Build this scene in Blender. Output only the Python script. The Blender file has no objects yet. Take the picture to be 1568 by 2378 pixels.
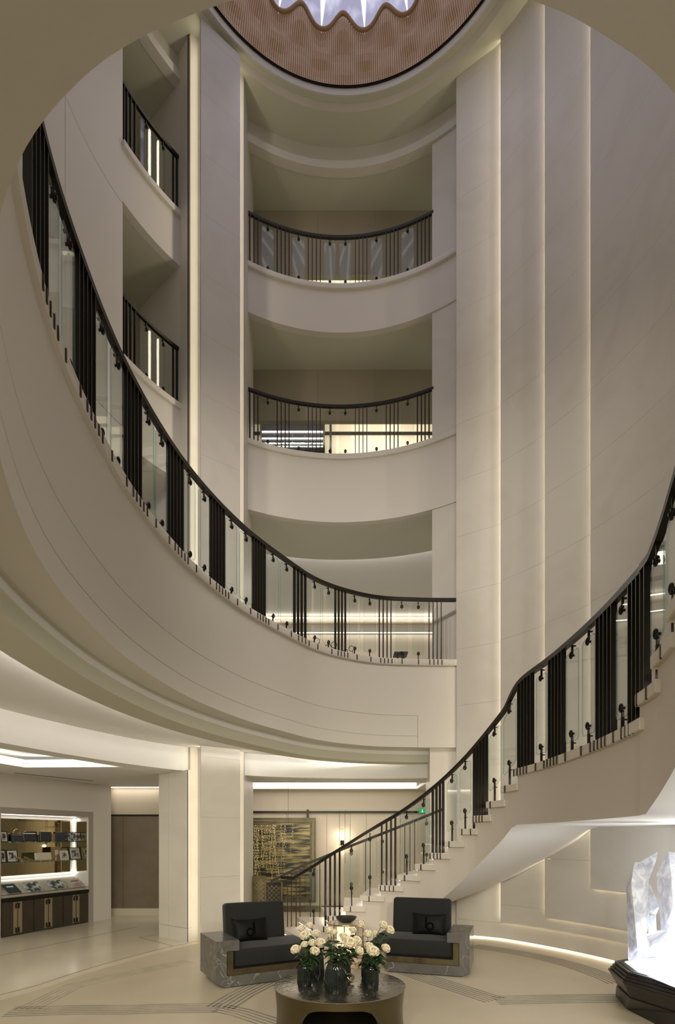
import bpy, bmesh, math, random
from mathutils import Vector, Matrix
random.seed(7)
PI = math.pi
sc = bpy.context.scene
COL = sc.collection

# ---------------------------------------------------------------- camera, world, exposure
F, H, CX, CY = 1300.0, 1.75, 784.0, 1945.0
cam_d = bpy.data.cameras.new('camera')
cam_d.sensor_fit = 'HORIZONTAL'; cam_d.sensor_width = 36.0
cam_d.lens = 36.0 * F / 1568.0
cam_d.shift_y = (CY - 1189.0) / 1568.0
cam_d.clip_start = 0.05; cam_d.clip_end = 200
cam = bpy.data.objects.new('camera', cam_d); COL.objects.link(cam)
cam.location = (0, 0, H); cam.rotation_euler = (PI / 2, 0, 0)
sc.camera = cam
sc.view_settings.view_transform = 'Standard'
sc.view_settings.look = 'None'
sc.view_settings.gamma = 1.0
sc.view_settings.use_curve_mapping = False
sc.view_settings.exposure = 0.0
sc.cycles.use_denoising = True
sc.cycles.max_bounces = 7; sc.cycles.diffuse_bounces = 4; sc.cycles.glossy_bounces = 3
sc.cycles.transmission_bounces = 4; sc.cycles.transparent_max_bounces = 16
sc.cycles.caustics_reflective = False; sc.cycles.caustics_refractive = False
sc.cycles.sample_clamp_indirect = 4.0

world = bpy.data.worlds.new('world'); sc.world = world; world.use_nodes = True
wb = world.node_tree.nodes['Background']
wb.inputs[0].default_value = (1.0, 0.965, 0.82, 1); wb.inputs[1].default_value = 0.33

def lamp(kind, name, loc, energy, color=(1, .86, .68), target=None, **kw):
    d = bpy.data.lights.new(name, kind); d.energy = energy; d.color = color
    for k, v in kw.items(): setattr(d, k, v)
    o = bpy.data.objects.new(name, d); COL.objects.link(o); o.location = loc
    if target is not None:
        o.rotation_euler = (Vector(target) - Vector(loc)).to_track_quat('-Z', 'Y').to_euler()
    return o

WARM = (1.0, .89, .67); NEUT = (1.0, .95, .85); LILAC = (.88, .80, 1.0)
# unseen spots added round the lantern ring to brighten the upper atrium
for i in range(10):
    a = 2 * PI * i / 10 + .2
    lamp('SPOT', 'atrium_fill_spot', (.15 + 2.75 * math.cos(a), 7.35 + 2.75 * math.sin(a), 15.36), 22, (.88, .76, 1.0),
         (.15 - 2.4 * math.cos(a), 7.35 - 2.4 * math.sin(a), 4.0), spot_size=math.radians(125), spot_blend=1.0, shadow_soft_size=.25)

# unseen fill spots added behind the viewer and high on the near side
for x in (-2.4, -1.2, 0, 1.2, 2.4):
    lamp('SPOT', 'ground_fill_spot', (x, -.25, 3.0), 470, (1, .95, .77), (x * 1.5, 8.8, .2), spot_size=math.radians(76), spot_blend=1.0, shadow_soft_size=.2)
for x, y in ((-2.2, 4.3), (-1.0, 3.6), (.2, 3.5), (1.5, 3.7)):
    lamp('SPOT', 'gallery_fill_spot', (x, y, 9.0), 235, (1, .93, .86), (x * .8 + .2, 9.6, 5.2), spot_size=math.radians(95), spot_blend=1.0, shadow_soft_size=.25)

# ---------------------------------------------------------------- helpers
def pl(px, py, z):
    d = F * (z - H) / (CY - py); return ((px - CX) / F * d, d)
def at(px, py, d):
    return ((px - CX) / F * d, d, H + (CY - py) / F * d)
def PX(x, y): return CX + F * x / y

class G:
    def __init__(s): s.v = []; s.f = []; s.m = []
    def add(s, vs, fs, mi=0):
        b = len(s.v); s.v += [tuple(v) for v in vs]
        s.f += [tuple(b + i for i in f) for f in fs]; s.m += [mi] * len(fs); return s
    def box(s, c, d, rz=0, mi=0, tilt=None):
        x, y, z = d[0] / 2, d[1] / 2, d[2] / 2
        vs = [Vector((a, b, e)) for a in (-x, x) for b in (-y, y) for e in (-z, z)]
        M = Matrix.Translation(c) @ Matrix.Rotation(rz, 4, 'Z')
        if tilt is not None: M = M @ tilt
        vs = [M @ v for v in vs]
        return s.add(vs, [(0, 1, 3, 2), (4, 6, 7, 5), (0, 4, 5, 1), (2, 3, 7, 6), (0, 2, 6, 4), (1, 5, 7, 3)], mi)
    def prism(s, poly, z0, z1, mi=0):
        n = len(poly)
        vs = [(x, y, z0) for x, y in poly] + [(x, y, z1) for x, y in poly]
        fs = [tuple(range(n))[::-1], tuple(range(n, 2 * n))] + [(i, (i + 1) % n, n + (i + 1) % n, n + i) for i in range(n)]
        return s.add(vs, fs, mi)
    def frustum(s, p0, z0, p1, z1, mi=0):
        n = len(p0)
        vs = [(x, y, z0) for x, y in p0] + [(x, y, z1) for x, y in p1]
        fs = [tuple(range(n))[::-1], tuple(range(n, 2 * n))] + [(i, (i + 1) % n, n + (i + 1) % n, n + i) for i in range(n)]
        return s.add(vs, fs, mi)
    def sweep(s, path, prof, closed=False, mi=0, zadd=None):
        """prof = closed list of (offset outward, z) swept along the plan path"""
        N = normals(path, closed); n = len(path); k = len(prof); vs = []
        for i, (x, y) in enumerate(path):
            za = zadd[i] if zadd else 0
            for o, z in prof: vs.append((x + N[i][0] * o, y + N[i][1] * o, z + za))
        fs = []
        for i in range(n if closed else n - 1):
            j = (i + 1) % n
            for a in range(k):
                b = (a + 1) % k
                fs.append((i * k + a, i * k + b, j * k + b, j * k + a))
        if not closed:
            fs.append(tuple(range(k))); fs.append(tuple((n - 1) * k + a for a in range(k))[::-1])
        return s.add(vs, fs, mi)
    def tube(s, pts, r, n=8, mi=0, close=False):
        pts = [Vector(p) for p in pts]; vs = []; m = len(pts)
        rr = r if isinstance(r, (list, tuple)) else [r] * m
        prev = None
        for i, p in enumerate(pts):
            if close: d = pts[(i + 1) % m] - pts[i - 1]
            else: d = pts[min(i + 1, m - 1)] - pts[max(i - 1, 0)]
            d.normalize()
            if prev is None:
                u = d.orthogonal().normalized()
            else:
                u = (prev - d * prev.dot(d)); u = u.normalized() if u.length > 1e-5 else d.orthogonal().normalized()
            prev = u; w = d.cross(u)
            for k in range(n):
                a = 2 * PI * k / n; vs.append(p + (u * math.cos(a) + w * math.sin(a)) * rr[i])
        fs = []
        for i in range(m if close else m - 1):
            j = (i + 1) % m
            for k in range(n):
                q = (k + 1) % n; fs.append((i * n + k, i * n + q, j * n + q, j * n + k))
        if not close: fs += [tuple(range(n))[::-1], tuple((m - 1) * n + k for k in range(n))]
        return s.add(vs, fs, mi)
    def lathe(s, prof, n=24, c=(0, 0, 0), mi=0):
        vs = []; m = len(prof)
        for r, z in prof:
            for k in range(n):
                a = 2 * PI * k / n; vs.append((c[0] + r * math.cos(a), c[1] + r * math.sin(a), c[2] + z))
        fs = []
        for i in range(m - 1):
            for k in range(n):
                q = (k + 1) % n; fs.append((i * n + k, i * n + q, (i + 1) * n + q, (i + 1) * n + k))
        if prof[0][0] > 1e-4: fs.append(tuple(range(n))[::-1])
        if prof[-1][0] > 1e-4: fs.append(tuple((m - 1) * n + k for k in range(n)))
        return s.add(vs, fs, mi)
    def xf(s, M):
        s.v = [tuple(M @ Vector(v)) for v in s.v]; return s

def normals(path, closed=False):
    n = len(path); out = []
    for i in range(n):
        if closed: a, b = path[i - 1], path[(i + 1) % n]
        else: a, b = path[max(i - 1, 0)], path[min(i + 1, n - 1)]
        dx, dy = b[0] - a[0], b[1] - a[1]; l = math.hypot(dx, dy) or 1
        out.append((dy / l, -dx / l))
    return out

def spline(P, m=8):
    out = []; n = len(P)
    for i in range(n - 1):
        p0, p1, p2, p3 = P[max(i - 1, 0)], P[i], P[i + 1], P[min(i + 2, n - 1)]
        for k in range(m):
            t = k / m
            out.append(tuple(.5 * (2 * p1[c] + (p2[c] - p0[c]) * t + (2 * p0[c] - 5 * p1[c] + 4 * p2[c] - p3[c]) * t * t
                       + (-p0[c] + 3 * p1[c] - 3 * p2[c] + p3[c]) * t ** 3) for c in range(len(p1))))
    out.append(tuple(P[-1])); return out

def offs(path, o):
    N = normals(path); return [(p[0] + n[0] * o, p[1] + n[1] * o) for p, n in zip(path, N)]

def mk(name, g, mat, parent=None, smooth=None, kind=None, bevel=None):
    me = bpy.data.meshes.new(name); me.from_pydata(g.v, [], g.f)
    mats = mat if isinstance(mat, (list, tuple)) else [mat]
    for m in mats: me.materials.append(m)
    if len(mats) > 1: me.polygons.foreach_set('material_index', g.m)
    bm = bmesh.new(); bm.from_mesh(me)
    bmesh.ops.recalc_face_normals(bm, faces=bm.faces)
    if bevel:
        es = [e for e in bm.edges if len(e.link_faces) == 2 and e.calc_face_angle(0) > .6]
        bmesh.ops.bevel(bm, geom=es, offset=bevel, segments=2 if smooth is not None else 1, affect='EDGES', profile=.5, clamp_overlap=True)
    bm.to_mesh(me); bm.free()
    if smooth is not None:
        me.polygons.foreach_set('use_smooth', [True] * len(me.polygons))
        me.set_sharp_from_angle(angle=math.radians(smooth))
    o = bpy.data.objects.new(name, me); COL.objects.link(o)
    if parent is not None: o.parent = parent
    if kind: o['kind'] = kind
    return o
def inst(src, parent, loc=(0, 0, 0), rz=0, scale=(1, 1, 1), name=None):
    o = bpy.data.objects.new(name or src.name.split('.')[0], src.data); COL.objects.link(o)
    o.location = loc; o.rotation_euler = (0, 0, rz); o.scale = scale
    if parent is not None: o.parent = parent
    return o
def tag(o, label, cat, group=None):
    o['label'] = label; o['category'] = cat
    if group: o['group'] = group
    return o
def thing(name, label, cat, loc=(0, 0, 0), rz=0, group=None):
    o = bpy.data.objects.new(name, None); COL.objects.link(o); o.location = loc; o.rotation_euler = (0, 0, rz)
    return tag(o, label, cat, group)
def struct(name, g=None, mat=None, **k):
    if g is None:
        o = bpy.data.objects.new(name, None); COL.objects.link(o)
    else: o = mk(name, g, mat, **k)
    o['kind'] = 'structure'; return o
def copy_tree(o, parent=None):
    c = o.copy(); COL.objects.link(c); c.parent = parent
    for ch in list(o.children): copy_tree(ch, c)
    return c

# ---------------------------------------------------------------- materials
def mat(name, col, rough=.5, metal=0.0, emit=None, es=0, noise=None, bump=0, bscale=20, spec=None, trans=0, ior=1.45, coat=0, sheen=0):
    m = bpy.data.materials.new(name); m.use_nodes = True
    nt = m.node_tree; b = nt.nodes['Principled BSDF']
    b.inputs['Base Color'].default_value = (*col, 1); b.inputs['Roughness'].default_value = rough
    b.inputs['Metallic'].default_value = metal; b.inputs['IOR'].default_value = ior
    b.inputs['Transmission Weight'].default_value = trans; b.inputs['Coat Weight'].default_value = coat
    b.inputs['Sheen Weight'].default_value = sheen
    if spec is not None: b.inputs['Specular IOR Level'].default_value = spec
    if emit: b.inputs['Emission Color'].default_value = (*emit, 1); b.inputs['Emission Strength'].default_value = es
    tc = nt.nodes.new('ShaderNodeTexCoord')
    if noise:
        col2, sc_, det, lo, hi = noise
        n = nt.nodes.new('ShaderNodeTexNoise'); n.inputs['Scale'].default_value = sc_; n.inputs['Detail'].default_value = det
        if det > 7: n.inputs['Distortion'].default_value = 1.2
        r = nt.nodes.new('ShaderNodeValToRGB'); r.color_ramp.elements[0].position = lo; r.color_ramp.elements[1].position = hi
        r.color_ramp.elements[0].color = (*col, 1); r.color_ramp.elements[1].color = (*col2, 1)
        nt.links.new(tc.outputs['Object'], n.inputs['Vector']); nt.links.new(n.outputs['Fac'], r.inputs['Fac'])
        nt.links.new(r.outputs['Color'], b.inputs['Base Color'])
    if bump:
        n2 = nt.nodes.new('ShaderNodeTexNoise'); n2.inputs['Scale'].default_value = bscale; n2.inputs['Detail'].default_value = 4
        bp = nt.nodes.new('ShaderNodeBump'); bp.inputs['Strength'].default_value = bump; bp.inputs['Distance'].default_value = .01
        nt.links.new(tc.outputs['Object'], n2.inputs['Vector']); nt.links.new(n2.outputs['Fac'], bp.inputs['Height'])
        nt.links.new(bp.outputs['Normal'], b.inputs['Normal'])
    return m
def emis(name, col, s):
    m = bpy.data.materials.new(name); m.use_nodes = True; nt = m.node_tree
    nt.nodes.remove(nt.nodes['Principled BSDF']); e = nt.nodes.new('ShaderNodeEmission')
    e.inputs[0].default_value = (*col, 1); e.inputs[1].default_value = s
    nt.links.new(e.outputs[0], nt.nodes['Material Output'].inputs[0]); return m
def glassy(name, col, refl_rough=.02, ior=1.5, tintmix=0.0):
    m = bpy.data.materials.new(name); m.use_nodes = True; nt = m.node_tree
    nt.nodes.remove(nt.nodes['Principled BSDF'])
    t = nt.nodes.new('ShaderNodeBsdfTransparent'); t.inputs[0].default_value = (*col, 1)
    g = nt.nodes.new('ShaderNodeBsdfGlossy'); g.inputs['Roughness'].default_value = refl_rough
    fr = nt.nodes.new('ShaderNodeFresnel'); ge = nt.nodes.new('ShaderNodeNewGeometry')
    mr = nt.nodes.new('ShaderNodeMapRange'); mr.inputs['To Min'].default_value = ior; mr.inputs['To Max'].default_value = 1 / ior
    nt.links.new(ge.outputs['Backfacing'], mr.inputs['Value']); nt.links.new(mr.outputs[0], fr.inputs[0])
    mx = nt.nodes.new('ShaderNodeMixShader')
    nt.links.new(fr.outputs[0], mx.inputs[0]); nt.links.new(t.outputs[0], mx.inputs[1]); nt.links.new(g.outputs[0], mx.inputs[2])
    last = mx
    if tintmix:
        d = nt.nodes.new('ShaderNodeBsdfDiffuse'); d.inputs[0].default_value = (*col, 1)
        m2 = nt.nodes.new('ShaderNodeMixShader'); m2.inputs[0].default_value = tintmix
        nt.links.new(mx.outputs[0], m2.inputs[1]); nt.links.new(d.outputs[0], m2.inputs[2]); last = m2
    nt.links.new(last.outputs[0], nt.nodes['Material Output'].inputs[0]); return m

STONE = mat('limestone', (.66, .62, .55), .45, noise=((.61, .565, .495), 1.1, 8, .45, .75), bump=.04, bscale=30)
PLASTER = mat('painted_plaster', (.66, .62, .555), .6)
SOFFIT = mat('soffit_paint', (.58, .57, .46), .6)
WHITE = mat('white_plaster', (.78, .76, .73), .6)
FLOORM = mat('honed_floor_stone', (.56, .48, .36), .38, noise=((.47, .40, .29), .9, 6, .35, .75), bump=.02)
POLISH = mat('polished_floor_stone', (.66, .60, .48), .17, noise=((.60, .53, .41), .8, 6, .35, .75))
INLAY = mat('grey_stone_inlay', (.23, .21, .18), .45, noise=((.40, .35, .27), 3.0, 6, .5, .8))
LINE = mat('brown_stone_line', (.22, .17, .12), .35)
BRONZE = mat('dark_bronze', (.030, .026, .020), .38, .75)
BRONZE2 = mat('aged_bronze', (.14, .115, .06), .42, .85, noise=((.09, .07, .035), 9, 5, .3, .7))
GOLD = mat('pale_gold_metal', (.52, .40, .25), .22, 1.0)
GLASS = glassy('clear_glass', (.955, .975, .965))
GEDGE = glassy('glass_edge', (.58, .76, .74), .05, 1.5, .14)
MARBLE = mat('grey_veined_marble', (.125, .115, .104), .2, noise=((.085, .078, .070), 3.0, 8, .3, .7))
def add_veins(m, vc=(.5, .48, .44)):
    nt = m.node_tree; b = nt.nodes['Principled BSDF']; src = b.inputs['Base Color'].links[0].from_socket
    tc = [n for n in nt.nodes if n.type == 'TEX_COORD'][0]
    w = nt.nodes.new('ShaderNodeTexNoise'); w.inputs['Scale'].default_value = 1.6; w.inputs['Detail'].default_value = 5; w.inputs['Distortion'].default_value = 1.5
    r = nt.nodes.new('ShaderNodeValToRGB'); e = r.color_ramp.elements
    e[0].position = .492; e[0].color = (0, 0, 0, 1); e[1].position = .5; e[1].color = (.38, .38, .38, 1)
    x = e.new(.508); x.color = (0, 0, 0, 1)
    mx = nt.nodes.new('ShaderNodeMix'); mx.data_type = 'RGBA'; mx.inputs[7].default_value = (*vc, 1)
    nt.links.new(tc.outputs['Object'], w.inputs['Vector']); nt.links.new(w.outputs['Fac'], r.inputs['Fac'])
    nt.links.new(r.outputs['Color'], mx.inputs[0]); nt.links.new(src, mx.inputs[6]); nt.links.new(mx.outputs[2], b.inputs['Base Color'])
add_veins(MARBLE)
VELVET = mat('charcoal_velvet', (.007, .0065, .006), .85, sheen=.08, bump=.15, bscale=60)
BLACKC = mat('black_satin', (.003, .003, .003), .6, spec=.2)
BLACKL = mat('black_embroidery', (.001, .001, .001), .9, spec=.1)
LED = emis('led_white', (1, .93, .82), 7.0)
LEDW = emis('led_warm', (1, .86, .62), 6.0)
LEDCOVE = emis('led_cove', (1, .94, .86), 55.0)
LEDSOFT = emis('led_soft', (1, .88, .72), 2.6)
LEDC = emis('led_cool', (.94, .97, 1.0), 6.0)
BACKWALL = mat('pale_wall_panel', (.62, .54, .43), .5)
DOORM = mat('bronze_door_veneer', (.25, .20, .145), .32, .35, noise=((.20, .16, .11), 2.5, 6, .3, .7))
MIRROR = mat('bronze_mirror', (.42, .36, .22), .03, 1.0)

# ---------------------------------------------------------------- plan curves (counter-clockwise, void on the inside)
C0 = (.05, 7.27); R0 = 3.65
def circ_pt(px, r=R0, c=C0):
    k = (px - CX) / F                      # far hit of the ray x = k y
    a = k * k + 1; b = -2 * (k * c[0] + c[1]); cc = c[0] ** 2 + c[1] ** 2 - r * r
    y = (-b + math.sqrt(max(b * b - 4 * a * cc, 0))) / (2 * a); return (k * y, y)
def circ_ang(px): p = circ_pt(px); return math.atan2(p[1] - C0[1], p[0] - C0[0]) % (2 * PI)
def arc(pa, pb, n=24, r=R0, c=C0):
    a, b = circ_ang(pa), circ_ang(pb)
    return [(c[0] + r * math.cos(a + (b - a) * i / n), c[1] + r * math.sin(a + (b - a) * i / n)) for i in range(n + 1)]

P1 = spline([(2.12, 9.99), (1.45, 9.97), (.735, 9.88), (.15, 9.6), (-.33, 9.2), (-.72, 8.63), (-1.28, 7.62), (-1.70, 6.40), (-1.88, 5.1),
             (-1.84, 3.95), (-1.70, 3.15), (-1.45, 2.42), (-1.15, 1.82), (-.83, 1.40), (-.55, 1.19), (-.25, 1.085), (.05, 1.05),
             (.34, 1.07), (.53, 1.12), (.73, 1.21), (1.05, 1.42), (1.4, 1.75), (1.75, 2.2)], 8)
WP = spline([(3.0, 1.6), (3.75, 3.0), (4.1, 4.0), (4.25, 5.0), (4.27, 6.0), (4.16, 6.9), (3.84, 7.91), (3.37, 8.80),
             (2.83, 9.52), (2.45, 9.78), (2.12, 10.0)], 8)
def cut(path, pmin=-1e9, pmax=1e9):
    out = []
    for i, p in enumerate(path):
        q = PX(*p)
        if i:
            p0 = path[i - 1]; q0 = PX(*p0)
            for lim in ((pmin, pmax) if q0 < q else (pmax, pmin)):
                if (q0 - lim) * (q - lim) < 0:
                    t = (lim - q0) / (q - q0); out.append((p0[0] + (p[0] - p0[0]) * t, p0[1] + (p[1] - p0[1]) * t))
        if pmin <= q <= pmax: out.append(p)
    return out
def resample(path, n):
    L = [0]
    for a, b in zip(path, path[1:]): L.append(L[-1] + math.dist(a, b))
    out = []; j = 0
    for i in range(n + 1):
        t = L[-1] * i / n
        while j < len(L) - 2 and L[j + 1] < t: j += 1
        u = (t - L[j]) / max(L[j + 1] - L[j], 1e-9)
        out.append(tuple(path[j][c] + (path[j + 1][c] - path[j][c]) * u for c in range(len(path[0]))))
    return out
def length(path): return sum(math.dist(a, b) for a, b in zip(path, path[1:]))

# ---------------------------------------------------------------- floor
floor = struct('floor', G().box((0, 5, -.06), (18, 22, .12)), FLOORM)
# polished corridor paving on the left, outside the pale threshold curve
thr = spline([(-4.3, 1.0), (-4.25, 3.2), (-3.95, 4.8), pl(0, 2323, 0), pl(107, 2293, 0), pl(214, 2257, 0), pl(320, 2226, 0), pl(400, 2205, 0), pl(465, 2191, 0)], 8)
thr_r = thr[::-1]
thr2 = offs(thr_r, .16)
g = G(); n = len(thr_r)
poly = [p for p in offs(thr_r, .17)] + [(-9, 1.0), (-9, 13.5), (-2.3, 13.5)]
g.prism(poly, .0, .004); mk('polished_paving', g, POLISH, floor)
g = G(); g.sweep(thr_r, [(0, 0), (.155, 0), (.155, .005), (0, .005)]); mk('threshold_band', g, mat('pale_threshold_stone', (.66, .58, .44), .3), floor)
g = G(); g.sweep(thr_r, [(.155, 0), (.172, 0), (.172, .006), (.155, .006)]); mk('threshold_line', g, LINE, floor)
def floor_line(pts, w=.014, m=LINE, z=.0065, name='inlay_line'):
    g = G()
    g.sweep(pts, [(-w / 2, 0), (w / 2, 0), (w / 2, z), (-w / 2, z)]); return mk(name, g, m, floor)
floor_line([pl(-60, 2232, 0), pl(318, 2153, 0)])
floor_line([pl(372, 2171, 0), pl(323, 2177, 0)]); floor_line([pl(323, 2177, 0), pl(400, 2197, 0)])
# grey striped inlay bands
def band(center, n=6, gap=.058, w=.02, name='inlay_stripe'):
    for i in range(n):
        o = (i - (n - 1) / 2) * gap
        floor_line(offs(center, o), w, INLAY, .003, name)
def flp(*pp): return [pl(a, b, 0) for a, b in pp]
band(flp((20, 2350), (190, 2345), (300, 2345), (380, 2342), (510, 2341)))
band(flp((510, 2341), (560, 2310), (640, 2270), (735, 2222)))
INLAY = mat('faded_grey_inlay', (.36, .32, .25), .4, noise=((.50, .43, .32), 5.0, 6, .4, .6))
band(flp((60, 2345), (170, 2290), (290, 2262), (440, 2232)), 5)
INLAY = bpy.data.materials['grey_stone_inlay']
band(spline(flp((1100, 2197), (1200, 2212), (1310, 2236), (1400, 2266), (1440, 2284)), 6))
band(flp((1450, 2318), (1290, 2320), (1150, 2323)))
band(flp((1150, 2323), (1080, 2300), (990, 2272), (900, 2240)))
# centre of the floor pattern
band(flp((640, 2378), (560, 2352), (510, 2341)), 5)

# ---------------------------------------------------------------- main atrium walls (stone panels on a backing)
def panel_wall(root, path, rows, ncol, thick, off, m=STONE, gap=.0022):
    """separate stone panels: rows = [(z0,z1)], path split in ncol pieces"""
    L = length(path)
    for c in range(ncol):
        sub = resample(path, ncol * 4)[c * 4:c * 4 + 5]
        # small vertical joint
        a = Vector(sub[0]); b = Vector(sub[1]); t = gap / 2 / max((b - a).length, 1e-6); sub[0] = tuple(a + (b - a) * t)
        a = Vector(sub[-1]); b = Vector(sub[-2]); t = gap / 2 / max((b - a).length, 1e-6); sub[-1] = tuple(a + (b - a) * t)
        for z0, z1 in rows:
            g = G(); g.sweep(sub, [(off - thick, z0 + gap / 2), (off, z0 + gap / 2), (off, z1 - gap / 2), (off - thick, z1 - gap / 2)])
            mk('stone_panel', g, m, root, smooth=30)
TOP = 15.29
def rows_from(z0, z1, base=H + 3.34, step=1.0):
    zs = [z0]; k = math.ceil((z0 + .15 - base) / step)
    while base + k * step < z1 - .15: zs.append(base + k * step); k += 1
    zs.append(z1); return list(zip(zs, zs[1:]))
wr = struct('wall_right')
g = G(); g.sweep(WP, [(.0, .034), (.25, .034), (.25, TOP), (.0, TOP)]); mk('backing', g, STONE, wr, smooth=30)
g = G(); g.sweep(WP, [(.05, 0), (.25, 0), (.25, .034), (.05, .034)]); mk('floor_recess', g, STONE, wr, smooth=30)
mk('led_strip', G().sweep(cut(WP, 1075, 1900), [(.022, .010), (.05, .010), (.05, .028), (.022, .028)]), LEDW, wr)
layers = [(1062, 1178, .034, .0), (1170, 1292, .32, .065), (1281, 1412, .50, .13), (1399, 1e9, 1.02, .195)]
for i, (pa, pb, zb, o) in enumerate(layers):
    if i < 3:
        up = cut(WP, pa, pb); panel_wall(wr, up, rows_from(2.2, TOP), 1, .03, -o - .0)
        lo = cut(WP, pa, 1e9); nl = max(2, round(length(lo) / 1.05))
        panel_wall(wr, lo, rows_from(zb, 2.2, .62 if i else 1.1, .8), nl, .03, -o)
    else:
        up = cut(WP, pa, pb); panel_wall(wr, up, rows_from(zb, TOP), max(3, round(length(up) / 1.3)), .03, -o)
    if i:
        e = cut(WP, pa, 1e9)[-1]; e2 = cut(WP, pa + 12, 1e9)[-1]
        # led behind the left edge of the layer, washing the layer behind it
        d = Vector((e[0] - e2[0], e[1] - e2[1])).normalized(); nrm = Vector((d.y, -d.x))
        c = Vector(e) - d * .05 - nrm * (o - .018)
        lamp('AREA', 'panel_led', (c.x, c.y, (zb + TOP) / 2), 26 if i > 1 else 30, WARM, (c.x + d.x, c.y + d.y, (zb + TOP) / 2), shape='RECTANGLE', size=.028, size_y=TOP - zb - .1)
        p = offs(cut(WP, pa, 1900), -(o - .018))
        g = G(); g.sweep(p, [(-.012, zb + .035), (.012, zb + .035), (.012, zb + .045), (-.012, zb + .045)]); mk('led_strip', g, LEDW, wr)
# pier between right wall and gallery openings
pr = struct('wall_far_pier')
pp = arc(1068, 1003, 6)
g = G(); g.sweep(pp, [(.02, 4.92), (.8, 4.92), (.8, 14.9), (.02, 14.9)]); mk('pier_shaft', g, STONE, pr, smooth=30)
g = G(); g.prism([(1.66, 10.06), (2.2, 10.06), (2.3, 10.9), (1.72, 10.9)], 0, 4.8); mk('pier_base', g, STONE, pr)

# left pier : reveal + proud stone panel, lit edges
pf = struct('wall_left_pier')
A = circ_pt(440); B = circ_pt(566)
nA = Vector((A[0] - C0[0], A[1] - C0[1])).normalized(); nB = Vector((B[0] - C0[0], B[1] - C0[1])).normalized()
pA = (A[0], A[1]); pB = (B[0], B[1])
low = [at(440, 0, 9.36)[:2], at(566, 0, 9.98)[:2]]
q0 = at(442, 0, 9.42)[:2]; q1 = at(566, 0, 9.95)[:2]
g = G(); g.prism([q0, (q0[0] - .75, q0[1] + .70), (-2.3, 11.6), (q1[0] - .02, 11.2), q1], 0, TOP); mk('pier_core', g, STONE, pf)
p0 = at(464.5, 0, 9.28)[:2]; p1 = at(555.5, 0, 9.72)[:2]
panel_wall(pf, [p1, p0], rows_from(.02, TOP), 1, .04, .0)
dv = (Vector(p1) - Vector(p0)).normalized(); nv = Vector((-dv.y, dv.x))
for (pt, s) in ((p0, -1), (p1, 1)):
    c = Vector(pt) - dv * s * .05 + nv * .05
    lamp('AREA', 'pier_led', (c.x, c.y, TOP / 2), 20, WARM, (c.x + dv.x * s + nv.x * .5, c.y + dv.y * s + nv.y * .5, TOP / 2), shape='RECTANGLE', size=.03, size_y=TOP - .2)
g = G(); c0 = Vector(p0) + dv * .06 + nv * .07; c1 = Vector(p1) - dv * .06 + nv * .07
g.prism([tuple(c0), tuple(c1), tuple(c1 + nv * .2), tuple(c0 + nv * .2)], 0, TOP); mk('pier_backing', g, STONE, pf)

g = G(); g.prism([at(435.8, 0, 9.44)[:2], at(437.6, 0, 9.44)[:2], at(437.6, 0, 9.46)[:2], at(435.8, 0, 9.46)[:2]], 4.9, TOP); mk('shadow_gap', g, BRONZE, pf)
# left curved wall beside the upper left openings
wl = struct('wall_left')
wlp = arc(285, 100, 12) + [(-3.62, 6.2), (-3.72, 5.0), (-3.7, 3.2), (-3.4, 1.5)]
pj = cut(wlp, 152, 1000); pj2 = cut(wlp, -1e9, 151)
for seg in (pj, pj2):
    for z0, z1 in ((4.92, 8.10), (8.11, 11.55), (11.56, TOP)):
        g = G(); g.sweep(seg, [(0, z0), (.3, z0), (.3, z1), (0, z1)]); mk('wall_panel', g, PLASTER, wl, smooth=30)

# ---------------------------------------------------------------- upper galleries
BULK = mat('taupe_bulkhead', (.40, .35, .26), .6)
def back_gallery(nm, ztop, zbot, zsoff):
    """fascia with lip, slab, soffit above it comes from the next gallery"""
    r = struct(nm)
    path = arc(1064, 283, 48)
    g = G(); g.sweep(path, [(0, zbot), (.12, zbot), (.12, ztop - .10), (0, ztop - .10)]); mk('fascia', g, PLASTER, r, smooth=30)
    g = G(); g.sweep(path, [(-.05, ztop - .10), (.3, ztop - .10), (.3, ztop), (-.05, ztop)]); mk('stone_lip', g, STONE, r, smooth=30, bevel=.008)
    if nm == 'ceiling_second_gallery':
        g = G(); g.sweep(path, [(.05, zbot + .012), (1.5, zbot + .012), (1.5, zbot + .10), (.05, zbot + .10)]); mk('soffit', g, SOFFIT, r, smooth=30)
        g = G(); g.sweep(path[:40], [(1.42, zbot + .105), (1.45, zbot + .105), (1.45, zbot + .13), (1.42, zbot + .13)]); mk('led_strip', g, LEDCOVE, r)
        g = G(); g.sweep(path, [(.05, zbot + .30), (3.0, zbot + .30), (3.0, ztop - .02), (.05, ztop - .02)]); mk('slab', g, SOFFIT, r, smooth=30)
    else:
      g = G(); g.sweep(path, [(.05, zbot + .012), (3.0, zbot + .012), (3.0, ztop - .02), (.05, ztop - .02)]); mk('slab', g, SOFFIT, r, smooth=30)
    g = G(); g.sweep(path, [(.16, zbot - .03), (.22, zbot - .03), (.22, zbot + .02), (.16, zbot + .02)]); 
    return r
g2 = back_gallery('ceiling_second_gallery', 9.21, 7.90, 0)
g3 = back_gallery('ceiling_third_gallery', 12.52, 11.60, 0)
g4 = struct('ceiling_upper_ring')
path = arc(1064, 283, 48)
g = G(); g.sweep(path, [(-.02, 14.78), (.14, 14.78), (.14, 14.93), (-.02, 14.93)]); mk('lower_lip', g, PLASTER, g4, smooth=30)
g = G(); g.sweep(path, [(.07, 14.93), (.2, 14.93), (.2, TOP), (.07, TOP)]); mk('fascia', g, PLASTER, g4, smooth=30)
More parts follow.
